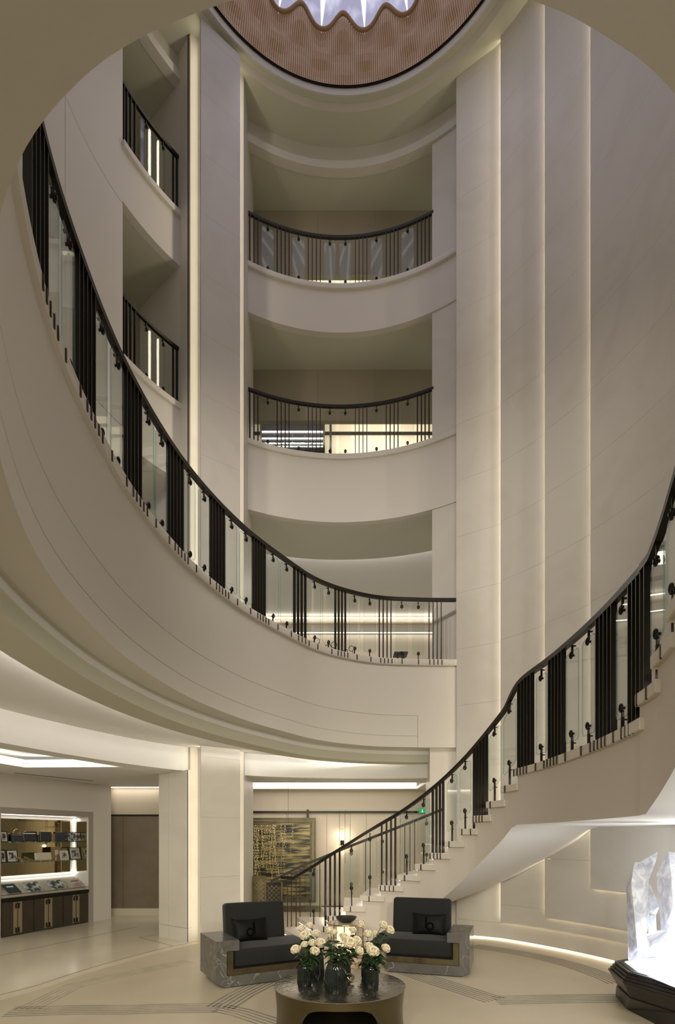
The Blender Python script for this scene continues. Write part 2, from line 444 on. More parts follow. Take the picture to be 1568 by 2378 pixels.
g = G(); g.sweep(path, [(.1, 14.80), (3.0, 14.80), (3.0, 14.92), (.1, 14.92)]); mk('soffit', g, SOFFIT, g4, smooth=30)
# bulkheads, back walls and cove lights of galleries two and three
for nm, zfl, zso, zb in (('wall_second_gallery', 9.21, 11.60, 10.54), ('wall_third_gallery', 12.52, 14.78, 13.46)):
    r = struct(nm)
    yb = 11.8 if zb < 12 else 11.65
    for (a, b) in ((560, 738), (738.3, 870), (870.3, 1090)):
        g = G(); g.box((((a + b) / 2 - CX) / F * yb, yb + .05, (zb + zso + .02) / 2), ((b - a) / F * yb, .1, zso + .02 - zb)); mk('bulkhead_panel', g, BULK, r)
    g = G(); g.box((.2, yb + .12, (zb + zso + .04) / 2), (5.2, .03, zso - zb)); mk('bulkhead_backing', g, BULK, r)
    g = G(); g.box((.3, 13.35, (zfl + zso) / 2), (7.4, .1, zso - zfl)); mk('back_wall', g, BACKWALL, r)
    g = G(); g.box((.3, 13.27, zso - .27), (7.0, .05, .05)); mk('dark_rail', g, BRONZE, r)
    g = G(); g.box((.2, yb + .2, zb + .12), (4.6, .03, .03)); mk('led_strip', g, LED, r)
    lamp('AREA', 'gallery_cove', (.1, 12.4, zb + .25), 60, NEUT, (.1, 13.3, zso - .1), shape='RECTANGLE', size=4.2, size_y=.05)
# left openings: back walls
lb = struct('wall_left_gallery')
for z0, z1 in ((9.1, 11.62), (12.4, 14.82), (4.92, 7.92)):
    g = G(); g.sweep(arc(470, 60, 14, R0 + 1.5), [(0, z0), (.1, z0), (.1, z1), (0, z1)]); mk('back_wall', g, BACKWALL, lb, smooth=30)
    e = Vector(q0); 
    g = G(); g.prism([(e.x - .16, e.y + .15), (e.x - .20, e.y + .19), (e.x - 1.2, e.y + 1.0), (e.x - 1.0, e.y + 1.2)], z0, z1); mk('side_panel', g, PLASTER, lb)

# ---------------------------------------------------------------- roof soffit, ring mouldings and lantern
CT = (.15, 7.35)
def ring(nm, prof, m, root, n=96):
    g = G(); k = len(prof); vs = []
    for i in range(n):
        a = 2 * PI * i / n
        for r, z in prof: vs.append((CT[0] + r * math.cos(a), CT[1] + r * math.sin(a), z))
    fs = [(i * k + a, i * k + (a + 1) % k, ((i + 1) % n) * k + (a + 1) % k, ((i + 1) % n) * k + a) for i in range(n) for a in range(k)]
    g.add(vs, fs); return mk(nm, g, m, root, smooth=30)
ct = struct('ceiling')
ring('main_soffit', [(3.10, TOP), (7.5, TOP), (7.5, TOP + .06), (3.10, TOP + .06)], SOFFIT, ct)
ring('outer_moulding', [(3.04, TOP + .075), (3.10, TOP), (3.2, TOP + .08), (3.04, TOP + .1)], STONE, ct)
ring('middle_soffit', [(2.93, TOP + .08), (3.08, TOP + .08), (3.08, TOP + .14), (2.93, TOP + .14)], SOFFIT, ct)
ring('inner_moulding', [(2.915, TOP + .07), (2.945, TOP + .07), (2.945, TOP + .2), (2.915, TOP + .2)], STONE, ct)
ring('dark_shadow_gap', [(2.885, TOP + .195), (2.93, TOP + .195), (2.93, TOP + .26), (2.885, TOP + .26)], BRONZE, ct)
ln = thing('lantern', 'round rooflight lantern lined with wavy light oak slats around the skylight', 'skylight', (CT[0], CT[1], TOP + .2))
OAK = mat('light_oak_slats', (.66, .46, .31), .5, noise=((.58, .39, .25), 4, 5, .3, .7))
OAKD = mat('oak_rim', (.36, .22, .10), .45)
NL = 22; PHI = PI / 2 + .162
def lant_r(a, t):
    w = math.cos(NL * (a - PHI))
    base = 2.872 - .20 * t
    e = min(1, t * 5); bulge = e * .05 * math.sin(t * PI * 3.0 + .3) * w + .07 * t * t * w
    return base + bulge
def lant_top(a): return .80 - .085 * math.cos(NL * (a - PHI)) + .02 * math.cos(2 * NL * (a - PHI))
NS = 460; g = G()
for i in range(NS):
    a0 = 2 * PI * i / NS; a1 = a0 + 2 * PI / NS * .82; T = 9
    vs = []
    for j in range(T):
        t = j / (T - 1)
        for a in (a0, a1):
            z = t * lant_top(a); r = lant_r(a, t)
            vs.append((r * math.cos(a), r * math.sin(a), z))
        for a in (a1, a0):
            z = t * lant_top(a); r = lant_r(a, t) + .03
            vs.append((r * math.cos(a), r * math.sin(a), z))
    fs = []
    for j in range(T - 1):
        for k in range(4): fs.append((j * 4 + k, j * 4 + (k + 1) % 4, j * 4 + 4 + (k + 1) % 4, j * 4 + 4 + k))
    g.add(vs, fs)
o = mk('wall_slats', g, OAK, ln); o['kind'] = 'stuff'; o['label'] = 'thin vertical oak slats in a rippled wall'
g = G(); n = 210; vs = []
for i in range(n):
    a = 2 * PI * i / n
    for t, dz in ((0, 0), (1, 0)): pass
    for j in range(7):
        t = j / 6; r = lant_r(a, t) + .034; vs.append((r * math.cos(a), r * math.sin(a), t * lant_top(a)))
g.add(vs, [(i * 7 + j, i * 7 + j + 1, ((i + 1) % n) * 7 + j + 1, ((i + 1) % n) * 7 + j) for i in range(n) for j in range(6)])
mk('slat_backing', g, OAKD, ln, smooth=60)
g = G(); n = 420
pts = []
for i in range(n):
    a = 2 * PI * i / n; r = lant_r(a, 1) - .015; pts.append((r * math.cos(a), r * math.sin(a), lant_top(a) + .012))
g.tube(pts, .032, 8, close=True); mk('wooden_rim', g, OAKD, ln, smooth=60)
# skylight glass: back-lit fritted sheets between white fins
SKY = bpy.data.materials.new('fritted_skylight'); SKY.use_nodes = True; nt = SKY.node_tree
nt.nodes.remove(nt.nodes['Principled BSDF']); e = nt.nodes.new('ShaderNodeEmission'); tc = nt.nodes.new('ShaderNodeTexCoord')
vo = nt.nodes.new('ShaderNodeTexVoronoi'); vo.inputs['Scale'].default_value = 2.6; vo.feature = 'DISTANCE_TO_EDGE'
no = nt.nodes.new('ShaderNodeTexNoise'); no.inputs['Scale'].default_value = 9; no.inputs['Detail'].default_value = 8
mm = nt.nodes.new('ShaderNodeMath'); mm.operation = 'MULTIPLY_ADD'; mm.inputs[1].default_value = .9; mm.inputs[2].default_value = 0
rp = nt.nodes.new('ShaderNodeValToRGB'); rp.color_ramp.elements[0].position = .05; rp.color_ramp.elements[1].position = .32
rp.color_ramp.elements[0].color = (.34, .33, .46, 1); rp.color_ramp.elements[1].color = (.80, .80, 1.0, 1)
nt.links.new(tc.outputs['Object'], vo.inputs['Vector']); nt.links.new(tc.outputs['Object'], no.inputs['Vector'])
mt = nt.nodes.new('ShaderNodeMath'); mt.operation = 'MULTIPLY'
nt.links.new(vo.outputs['Distance'], mt.inputs[0]); nt.links.new(no.outputs['Fac'], mt.inputs[1])
nt.links.new(mt.outputs[0], rp.inputs['Fac']); nt.links.new(rp.outputs['Color'], e.inputs[0]); e.inputs[1].default_value = 1.15
nt.links.new(e.outputs[0], nt.nodes['Material Output'].inputs[0])
FIN = emis('white_lit_fin', (.92, .92, 1.0), 1.1)
sky0 = None; fin0 = None
for i in range(NL):
    a = PHI + 2 * PI * (i + .5) / NL; da = 2 * PI / NL / 2
    if sky0 is None:
        g = G(); vs = []; R = [0.15, .9, 1.6, 2.3, 2.80]; Z = [2.2, 2.05, 1.75, 1.3, .80]; K = 6
        for r, z in zip(R, Z):
            for k in range(K + 1):
                u = -1 + 2 * k / K; b = u * da * .985
                vs.append((r * math.cos(b), r * math.sin(b), z + .14 * (1 - u * u) * (r / 2.8)))
        g.add(vs, [(j * (K + 1) + k, j * (K + 1) + k + 1, (j + 1) * (K + 1) + k + 1, (j + 1) * (K + 1) + k) for j in range(4) for k in range(K)])
        sky0 = mk('skylight_pane', g, SKY, ln, smooth=60); sky0.rotation_euler[2] = a
        g = G(); vs = []
        for (r, z, w) in ((2.74, .76, .004), (2.5, .98, .05), (2.2, 1.25, .06), (1.6, 1.62, .045), (.9, 1.95, .03), (.2, 2.15, .02)):
            vs += [(r, -w, z), (r, w, z), (r, 0, z - .05)]
        g.add(vs, [(j * 3 + k, j * 3 + (k + 1) % 3, j * 3 + 3 + (k + 1) % 3, j * 3 + 3 + k) for j in range(5) for k in range(3)])
        fin0 = mk('skylight_fin', g, FIN, ln, smooth=60); fin0.rotation_euler[2] = a - da
    else:
        inst(sky0, ln, rz=a); inst(fin0, ln, rz=a - da)

# ---------------------------------------------------------------- first gallery : slab, fascia, soffits
s1 = struct('ceiling_first_gallery')
ZS = 4.92; ZF = 3.357
g = G(); g.sweep(P1, [(-.04, ZS - .11), (.35, ZS - .11), (.35, ZS), (-.04, ZS)]); mk('stone_lip', g, STONE, s1, smooth=30, bevel=.008)
far = cut(P1, 970, 1e9)
P1m = [p for p in P1 if not (p[1] > 9 and PX(*p) > 970)]
fp = cut(P1[:60], 970, 1e9)
P1main = [cut(P1[:60], -1e9, 970)[0]] + P1m
def notch(z): return [(0, z - .0035), (.008, z - .0035), (.008, z + .0035), (0, z + .0035)]
prof = [(0, ZF)] + notch(3.557) + [(0, 3.918), (.25, 3.918), (.25, ZF)]
g = G(); g.sweep(P1, [(0, 3.925), (.25, 3.925), (.25, ZS - .11), (0, ZS - .11)]); mk('upper_fascia', g, PLASTER, s1, smooth=30)
g = G(); g.sweep(P1, [(.008, 3.90), (.2, 3.90), (.2, 3.94), (.008, 3.94)]); mk('joint_backing', g, PLASTER, s1, smooth=30)
g = G(); g.sweep(P1main, prof); mk('fascia', g, PLASTER, s1, smooth=30)
g = G(); e0 = fp; e0[-1] = (e0[-1][0] + .006, e0[-1][1]); g.sweep(e0, [(0, ZF), (.25, ZF), (.25, 3.925), (0, 3.925)]); mk('fascia_end', g, PLASTER, s1, smooth=30)
g = G(); g.sweep(P1, [(.02, ZF + .001), (.12, ZF + .001), (.12, ZF + .012), (.126, ZF + .012), (.126, ZF + .001), (.33, ZF + .001), (.33, ZF + .08), (.02, ZF + .08)]); mk('upper_soffit', g, SOFFIT, s1, smooth=30)
P1r = [p for p in P1 if not (p[1] > 9 and PX(*p) > 1004)]
P1r = [(1.72, 9.98)] + P1r[1:] if P1r[0][0] > 1.7 else [(1.70, 9.98)] + P1r
g = G(); g.sweep(P1r, [(.29, 3.13), (.63, 3.13), (.63, 3.17), (.33, 3.17), (.33, ZF + .01), (.29, ZF + .01)]); mk('lower_ring', g, WHITE if 0 else SOFFIT, s1, smooth=30)
P1c = P1r[:110]
g = G(); g.sweep(P1r, [(.54, 3.175), (.57, 3.175), (.57, 3.195), (.54, 3.195)]); mk('led_strip', g, LEDCOVE, s1)
g = G(); g.sweep(P1r, [(.28, 3.27), (3.4, 3.27), (3.4, 3.33), (.28, 3.33)]); mk('cove_ceiling', g, WHITE, s1, smooth=30)
g = G(); g.sweep(P1, [(.2, ZS - .1), (2.3, ZS - .1), (2.3, ZS - .003), (.2, ZS - .003)]); mk('gallery_floor', g, STONE, s1, smooth=30)
# beam and low ceiling
bm_ = spline([(2.1, 10.4), (1.2, 10.62), (.3, 10.62), (-.8, 10.45), (-1.75, 10.03), (-2.53, 9.43), (-3.3, 8.3), (-3.97, 6.59), (-4.25, 5.0), (-4.2, 3.0), (-3.8, 1.0)], 6)
bmr = struct('ceiling_ground')
g = G(); g.sweep(bm_, [(0, 2.87), (.1, 2.87), (.1, 3.28), (0, 3.28)]); mk('curved_beam', g, WHITE, bmr, smooth=30)
# low ceiling: strips round two recessed light troughs
def flat(poly, z0, z1, name, m=WHITE, root=bmr):
    g = G(); g.prism(poly, z0, z1); return mk(name, g, m, root)
bl = offs(bm_, .05)
flat([p for p in cut(bl[:26], 380, 1e9)] + [(-3.4, 10.9), (2.3, 10.9)], 2.871, 2.93, 'low_ceiling')
flat([(-3.4, 10.9), (2.3, 10.9), (2.3, 11.45), (-3.4, 11.45)], 2.87, 2.93, 'low_ceiling')
flat([(-3.4, 12.85), (2.3, 12.85), (2.3, 13.3), (-3.4, 13.3)], 2.87, 2.93, 'low_ceiling')
flat([(1.83, 11.45), (2.3, 11.45), (2.3, 12.85), (1.83, 12.85)], 2.87, 2.93, 'low_ceiling')
flat([(-3.4, 11.40), (1.9, 11.40), (1.9, 12.9), (-3.4, 12.9)], 3.06, 3.10, 'trough_top')
mk('led_strip', G().box((-.8, 12.80, 2.97), (5.2, .06, .06)), LED, bmr)
lamp('AREA', 'trough_light', (-.7, 12.1, 3.04), 30, NEUT, (-.7, 12.3, 0), shape='RECTANGLE', size=4.6, size_y=.9)
# left low ceiling with its wedge-shaped trough
inner = [p for p in bl if p[0] < -2.3]
flat([(-3.43, 8.88), (-5.0, 8.95), (-5.12, 8.3), (-5.3, 6.0), (-5.2, 3.0), (-5.0, 1.0), (-9, 1.0), (-9, 13.3), (-2.4, 13.3), (-2.4, 9.6)], 2.87, 2.93, 'low_ceiling')
flat(inner + [(-4.45, 1.0), (-4.9, 3.0), (-4.75, 5.0), (-4.35, 6.8), (-3.46, 8.85), (-2.42, 9.58)], 2.872, 2.93, 'low_ceiling')
flat([(-3.3, 9.0), (-5.4, 9.0), (-5.5, 1.0), (-4.2, 1.0), (-4.2, 6.6)], 3.05, 3.1, 'trough_top')
mk('led_strip', G().sweep([(-3.5, 8.80), (-4.95, 8.87), (-5.05, 8.3), (-5.2, 6.0)], [(0, 2.93), (.03, 2.93), (.03, 2.98), (0, 2.98)]), LED, bmr)
mk('air_slot', G().sweep([pl(35, 1795, 2.87), pl(215, 1813, 2.87)], [(-.02, 2.862), (.02, 2.862), (.02, 2.869), (-.02, 2.869)]), LINE, bmr)
lamp('AREA', 'trough_light', (-4.7, 7.8, 3.03), 22, NEUT, (-4.6, 7.8, 0), shape='RECTANGLE', size=.5, size_y=1.6)

# ---------------------------------------------------------------- ground floor back wall and corridor
bw = struct('wall_back')
YB = 13.2
zr = 2.35
mk('upper_panel', G().box((.6, YB + .08, 2.63), (6.2, .1, .52)), BACKWALL, bw)
mk('dark_rail', G().box((.4, YB, zr), (5.6, .06, .05)), BRONZE, bw)
xs = [-2.45, -2.1, -1.2, -.25, .30, .68, 1.48, 2.2, 3.2]
for a, b in zip(xs, xs[1:]): mk('wainscot_panel', G().box(((a + b) / 2, YB + .06, 1.17), (b - a - .012, .08, 2.32)), BACKWALL, bw)
mk('skirting', G().box((.4, YB, .07), (5.6, .04, .14)), BRONZE2, bw)
mk('rail_bracket', G().box((-.7, YB - .03, 2.3), (.05, .06, .22)), BRONZE, bw)
mk('rail_bracket', G().box((-2.21, YB - .03, 1.2), (.04, .06, 2.4)), BRONZE, bw)
# corridor doors at the left
cw = struct('wall_corridor')
YC = 12.6
def xat(px, d): return (px - CX) / F * d
xl, xr = xat(200, YC), xat(380, YC)
mk('upper_panel', G().box(((xl + xr) / 2, YC + .05, 2.56), (xr - xl + .4, .1, .64)), BACKWALL, cw)
mk('dark_rail', G().box(((xl + xr) / 2, YC - .02, 2.245), (xr - xl + .4, .06, .045)), BRONZE, cw)
mk('skirting', G().box(((xl + xr) / 2, YC - .01, .08), (xr - xl + .4, .06, .16)), POLISH, cw)
xm = xat(287, YC)
d1 = struct('door_1'); mk('door_leaf', G().box(((xl + xm) / 2, YC, 1.19), (xm - xl - .008, .05, 2.06)), DOORM, d1)
d2 = struct('door_2'); mk('door_leaf', G().box(((xr + xm) / 2, YC, 1.19), (xr - xm - .008, .05, 2.06)), DOORM, d2)
mk('led_strip', G().box((xat(313, YC), YC - .12, 2.875), (1.2, .10, .02)), LED, bmr)
# pier beside corridor
cp = struct('wall_corridor_pier')
a0 = (xat(369, 9.85), 9.85); a1 = (xat(435, 9.33), 9.33); am = tuple(Vector(a0).lerp(Vector(a1), .36))
for u, v in ((a0, am), (am, a1)):
    uv = (Vector(v) - Vector(u)).normalized() * .003
    u2 = (u[0] + uv.x, u[1] + uv.y); v2 = (v[0] - uv.x, v[1] - uv.y)
    g = G(); g.prism([u2, v2, (v2[0] + .25, v2[1] + .5), (u2[0] + .25, u2[1] + .5)], .235, 2.88); mk('stone_panel', g, STONE, cp)
    g = G(); g.prism([u2, v2, (v2[0] + .25, v2[1] + .5), (u2[0] + .25, u2[1] + .5)], .0, .23); mk('skirting', g, STONE, cp)
g = G(); g.prism([(a1[0] + .004, a1[1]), (a1[0] + .013, a1[1]), ((a1[0] + .013) * 1.04, a1[1] * 1.04), ((a1[0] + .004) * 1.04, a1[1] * 1.04)], 0, 2.88); mk('dark_reveal', g, BRONZE, cp)

# ---------------------------------------------------------------- first-floor background
fb = struct('wall_first_gallery')
mk('back_wall', G().box((1.0, 16.05, 6.5), (9, .1, 3.2)), BACKWALL, fb)
mk('coved_ceiling', G().box((1.0, 13.65, 8.12), (9, 5.2, .06)), WHITE, fb)
mk('shadow_rail', G().box((1.0, 15.97, 7.86), (9, .05, .04)), BACKWALL, fb)
mk('shadow_rail', G().box((1.0, 15.9, 7.62), (9, .12, .10)), PLASTER, fb)
mk('led_strip', G().box((1.0, 15.9, 7.57), (9, .05, .015)), LED, fb)
mk('led_strip', G().box((1.0, 15.93, 8.0), (9, .03, .02)), LED, fb)
# soffit edge of second gallery is curved with a hidden cove light
lamp('AREA', 'gallery_downlight', (.6, 13.6, 7.9), 40, NEUT, (.6, 13.8, 4.9), shape='RECTANGLE', size=3, size_y=.8)

# ---------------------------------------------------------------- railings
def seek(path, px, lo=0):
    for i in range(lo, len(path) - 1):
        a, b = path[i], path[i + 1]; qa, qb = PX(a[0], a[1]), PX(b[0], b[1])
        if (qa - px) * (qb - px) <= 0 and qa != qb:
            t = (px - qa) / (qb - qa); p = tuple(a[c] + (b[c] - a[c]) * t for c in range(len(a)))
            return p, math.atan2(b[1] - a[1], b[0] - a[0])
    return None, None
barg = G().box((0, 0, .5), (.013, .048, 1.0)); SRC = {}
def src(key, fn):
    if key not in SRC: SRC[key] = fn().data
    return SRC[key]
class _D: pass
def part(name, me, parent, loc, rz=0, scale=(1, 1, 1)):
    o = bpy.data.objects.new(name, me); COL.objects.link(o); o.parent = parent
    o.location = loc; o.rotation_euler = (0, 0, rz); o.scale = scale; return o
def data_of(name, g, m, smooth=None, bevel=None):
    o = mk(name, g, m, None, smooth, None, bevel); me = o.data; bpy.data.objects.remove(o); return me
BAR = data_of('baluster', barg, BRONZE)
SLOTM = mat('brown_bronze', (.06, .042, .030), .4, .5)
TICK = data_of('foot_plate', G().box((0, 0, 0), (.016, .012, .085)), SLOTM)
cg = G(); cg.box((0, 0, .035), (.016, .02, .10)); cg.box((0, .018, .075), (.03, .03, .012))
cg.tube([(.026 * math.cos(a), -.012, -.035 + .034 * math.sin(a)) for a in [2 * PI * i / 14 for i in range(14)]], .010, 7, close=True)
cg.tube([(0, -.028, -.035), (0, .02, -.035)], .014, 10)
cg.v = [(x * .78, y, z * .8) for x, y, z in cg.v]
CLAMP = data_of('glass_clamp', cg, BRONZE, smooth=50)
def glass_panel(root, a, b, z):
    """a, b plan end points; z = (bottom a, bottom b, top a, top b)"""
    A = Vector((a[0], a[1], 0)); B = Vector((b[0], b[1], 0)); d = B - A; w = d.length; d.normalize(); nn = Vector((d.y, -d.x, 0))
    def P(u, v):
        p = A + d * (u * w); lo = z[0] + (z[1] - z[0]) * u; hi = z[2] + (z[3] - z[2]) * u
        return p + Vector((0, 0, lo + (hi - lo) * v))
    cu, cv = .09, .035; uv = [(0, cv), (cu, 0), (1 - cu, 0), (1, cv), (1, 1 - cv), (1 - cu, 1), (cu, 1), (0, 1 - cv)]
    g = G(); f = [P(u, v) - nn * .007 for u, v in uv] + [P(u, v) + nn * .007 for u, v in uv]; n = 8
    g.add(f, [tuple(range(n)), tuple(range(n, 2 * n))[::-1]], 0); g.f += [(i, (i + 1) % n, n + (i + 1) % n, n + i) for i in range(n)]; g.m += [1] * n
    return mk('glass_panel', g, [GLASS, GEDGE], root)
def bars(lst): return [('b', x) for x in lst]
def build_railing(root, path, items, rail_w=.055, rail_h=.055, tick=None, glass_gap=(.09, .10), basef=None, closed_ends=True):
    xy = [(p[0], p[1]) for p in path]
    g = G(); g.sweep(xy, [(-rail_w / 2, -rail_h), (rail_w / 2, -rail_h), (rail_w / 2, 0), (-rail_w / 2, 0)], zadd=[p[3] for p in path])
    mk('handrail', g, BRONZE, root, smooth=30)
    for it in items:
        if it[0] == 'b':
            p, a = seek(path, it[1])
            if p is None: continue
            zb = basef(p) if basef else p[2]
            part('baluster', BAR, root, (p[0], p[1], zb), a, (1, 1, p[3] - rail_h * .8 - zb))
        else:
            p, a = seek(path, it[1]); q, a2 = seek(path, it[2])
            if p is None or q is None: continue
            zb0 = p[2] + glass_gap[0]; zb1 = q[2] + glass_gap[0]
            glass_panel(root, p, q, (zb0, zb1, p[3] - rail_h - glass_gap[1] * .5, q[3] - rail_h - glass_gap[1] * .5))
            m = tuple((p[c] + q[c]) / 2 for c in range(4)); ang = math.atan2(q[1] - p[1], q[0] - p[0])
            # the clamp faces the void : outward normal = (dy,-dx)
            part('glass_clamp', CLAMP, root, (m[0], m[1], m[3] - rail_h - .085), ang + (PI if it[-1] == 'flip' else 0))
            zb = basef(m) if basef else m[2]
            part('glass_clamp', CLAMP, root, (m[0], m[1], max(zb, m[2] - .0) + .085), ang + (PI if it[-1] == 'flip' else 0), (1, 1, -1))
        if tick and it[0] == 'b':
            o, zt = tick; nx, ny = math.sin(a), -math.cos(a)
            z = (basef(p) if basef else p[2]) + zt
            part('foot_plate', TICK, root, (p[0] + nx * o, p[1] + ny * o, z), a)
def gl(*prs): return [('g', a, b) for a, b in prs]
def grp(a, b, n): return [a + (b - a) * i / (n - 1) for i in range(n)]
# first gallery railing
rail1 = thing('balcony_railing', 'long curved bronze and glass railing sweeping round the first gallery down to the far wall', 'railing', group=None)
pth = [(p[0], p[1], ZS, 6.03) for p in offs(P1[:100], .035)]
it = []
for a, b, n in ((64, 103, 5), (177, 215, 5), (290, 324, 5), (391, 422, 5), (490, 519, 5), (588, 614, 5), (684, 709, 4), (779, 802, 4), (881, 908, 4), (996.5, 1024.6, 4)):
    it += bars(grp(a, b, n))
it += gl((107, 136), (143, 173), (221, 248), (257, 286), (328.6, 357), (361, 388), (427, 453), (461, 486), (524, 550), (556, 585), (620, 647), (651, 679),
         (715, 745), (749, 776), (811, 836), (845, 872), (919, 947), (958, 985))
build_railing(rail1, pth, it, tick=(-.078, -.055))
for px in (116, 153, 231, 267, 338, 370, 435, 468, 533, 564, 629, 660, 723, 757, 817, 850, 925, 963):
    p, a = seek(pth, px + 7)
    if p: part('foot_plate', TICK, rail1, (p[0] - math.sin(a) * .078, p[1] + math.cos(a) * .078, ZS - .055), a)
# upper galleries
def s28(l, off=540): return [off + v / 2.8 for v in l]
BL = s28([88, 113, 140, 165, 291, 317, 343, 368, 493, 519, 545, 571, 799, 824, 849, 874, 1000, 1026, 1052, 1077, 1203, 1229, 1253, 1279])
GL_ = [(190, 268), (390, 470), (597, 670), (697, 772), (900, 975), (1100, 1180)]
for zt, zrl, lab, labl in ((12.50, 13.52, 'curved bronze and glass railing of the top gallery above the middle opening', 'short curved railing in the uppermost opening beside the curved side wall'),
                     (9.19, 10.21, 'curved bronze and glass railing of the second gallery, in the middle opening', 'short curved railing in the lower side opening above the sweeping balcony')):
    r = thing('balcony_railing', lab, 'railing')
    path = [(p[0], p[1], zt, zrl) for p in arc(1006, 560, 30, R0 + .04)]
    build_railing(r, path, bars(BL) + gl(*[(540 + a / 2.8, 540 + b / 2.8) for a, b in GL_]), glass_gap=(.07, .16), rail_w=.05, rail_h=.05)
    r = thing('balcony_railing', labl, 'railing')
    path = [(p[0], p[1], zt, zrl) for p in arc(442, 282, 16, R0 + .04)]
    build_railing(r, path, bars([287, 294, 303, 313, 402, 410.5, 419, 427.5, 436]) + gl((326, 353), (364, 393)), glass_gap=(.07, .16), rail_w=.05, rail_h=.05)

# ---------------------------------------------------------------- staircase
SK = [(-.70, 9.12, 1), (-.42, 9.02, 2), (-.17, 8.90, 3), (.09, 8.78, 4), (.35, 8.70, 5), (.625, 8.62, 6), (.91, 8.48, 7), (1.15, 8.29, 8), (1.35, 8.08, 9), (1.53, 7.9, 10),
      (1.685, 7.7, 11), (1.82, 7.50, 12), (1.93, 7.22, 13), (2.025, 6.90, 14), (2.09, 6.54, 15), (2.16, 5.95, 15.25), (2.17, 5.25, 15.5), (2.14, 4.54, 15.75), (2.07, 3.88, 15.97),
      (2.05, 3.80, 16), (2.0, 3.52, 17), (1.91, 3.20, 18), (1.81, 2.90, 19), (1.68, 2.62, 20), (1.52, 2.35, 21)]
WK = [(-1.05, 9.98, 1), (-.72, 9.98, 2), (-.3, 9.98, 3), (.12, 9.98, 4), (.56, 9.98, 5), (1.0, 9.98, 6), (1.43, 9.97, 7), (1.85, 9.93, 8), (2.25, 9.75, 9), (2.62, 9.5, 10),
      (2.93, 9.22, 11), (3.16, 8.92, 12), (3.36, 8.58, 13), (3.52, 8.22, 14), (3.66, 7.86, 15), (3.88, 7.1, 15.25), (3.97, 6.2, 15.5), (3.96, 5.2, 15.75), (3.82, 4.1, 15.97),
      (3.80, 4.0, 16), (3.62, 3.5, 17), (3.42, 3.0, 18), (3.15, 2.5, 19), (2.8, 2.05, 20), (2.45, 1.75, 21)]
SD = spline(SK, 6); WD = spline(WK, 6)
def ev(D, t):
    for a, b in zip(D, D[1:]):
        if a[2] <= t <= b[2]:
            u = (t - a[2]) / max(b[2] - a[2], 1e-9); return (a[0] + (b[0] - a[0]) * u, a[1] + (b[1] - a[1]) * u)
    return D[-1][:2] if t > D[-1][2] else D[0][:2]
RIS = .17
def under(t):
    if t <= 15: z = .17 * t - .80 + .16 * min(max((t - 9) / 6, 0), 1)
    elif t <= 16.35: z = 1.90
    else: z = 1.90 + .13 * (t - 16.35)
    return max(z, 0)
stair = thing('curved_staircase', 'curved pale stone staircase with lit risers climbing from the lounge to the right', 'staircase')
STRM = mat('stringer_plaster', (.62, .555, .49), .6)
TREAD = mat('tread_stone', (.66, .60, .52), .45, noise=((.60, .54, .46), 2, 6, .4, .8))
KS = list(range(1, 21))
g = G()
def ts(a, b):
    L = b - a
    if 14.9 < a < 15.5: return [a + L * i / 20 for i in range(21)]
    return [a + L * i / 3 for i in range(4)]
segs = []
for k in KS:
    a, b = k + .14, k + 1 + .14
    if k == 15: b = 16.02
    if k == 16: a = 16.02
    if k == 14: b = 15.03
    if k == 15: a = 15.03
    T = ts(a, b); segs += [(T[i], T[i + 1], k) for i in range(len(T) - 1)]
def vtx(v): g.v.append(tuple(v)); return len(g.v) - 1
def bot(t):
    s_, w_ = ev(SD, t), ev(WD, t); u = under(t) if t > 4.71 else 0
    return vtx((s_[0], s_[1], u)), vtx((w_[0], w_[1], u))
def topv(t, z):
    s_, w_ = ev(SD, t), ev(WD, t); return vtx((s_[0], s_[1], z)), vtx((w_[0], w_[1], z))
pb = bot(segs[0][0]); pk = None; pt = None
for t0, t1, k in segs:
    nb = bot(t1); z = RIS * k - .085
    if k != pk:
        nt0 = topv(t0, z)
        lo_ = pt if pt else pb
        g.f.append((lo_[0], lo_[1], nt0[1], nt0[0])); g.m.append(0); ct0 = nt0
    else: ct0 = pt
    ct1 = topv(t1, z)
    for mi_, f in enumerate(((pb[0], nb[0], nb[1], pb[1]), (pb[0], nb[0], ct1[0], ct0[0]), (pb[1], nb[1], ct1[1], ct0[1]), (ct0[0], ct1[0], ct1[1], ct0[1]))):
        g.f.append(f); g.m.append(1 if mi_ == 0 else 0)
    pb, pt, pk = nb, ct1, k
g.f.append((pb[0], pb[1], pt[1], pt[0])); g.m.append(0)
o = mk('stair_body', g, [STRM, WHITE], stair, smooth=24); o['label'] = 'plastered underside and stringer'
def tread_poly(a, b, o=.035):
    T = ts(a, b); S_ = [ev(SD, t) for t in T]; W_ = [ev(WD, t) for t in T]
    out = []
    for s_, w_ in zip(S_, W_):
        d = Vector((s_[0] - w_[0], s_[1] - w_[1])).normalized() * o; out.append((s_[0] + d.x, s_[1] + d.y))
    return out + W_[::-1]
for k in KS:
    a, b = k, k + 1.34
    if k == 15: b = 16.3
    if k == 14: b = 15.06
    if k == 16: a = 16.0
    z = RIS * k
    g = G(); g.prism(tread_poly(a, b), z - .085, z); mk('tread', g, TREAD, stair, bevel=.006)
    e0, e1 = (ev(SD, a + .08) if k != 15 else ev(SD, 15.01)), (ev(WD, a + .08) if k != 15 else ev(WD, 15.01))
    A = Vector(e0); B = Vector(e1); dd = (B - A).normalized(); A = A + dd * .05; B = B - dd * .05; nn = Vector((dd.y, -dd.x)) * .012
    g = G(); g.prism([tuple(A - nn), tuple(B - nn), tuple(B + nn), tuple(A + nn)], z - .095, z - .086); mk('led_strip', g, LED, stair)
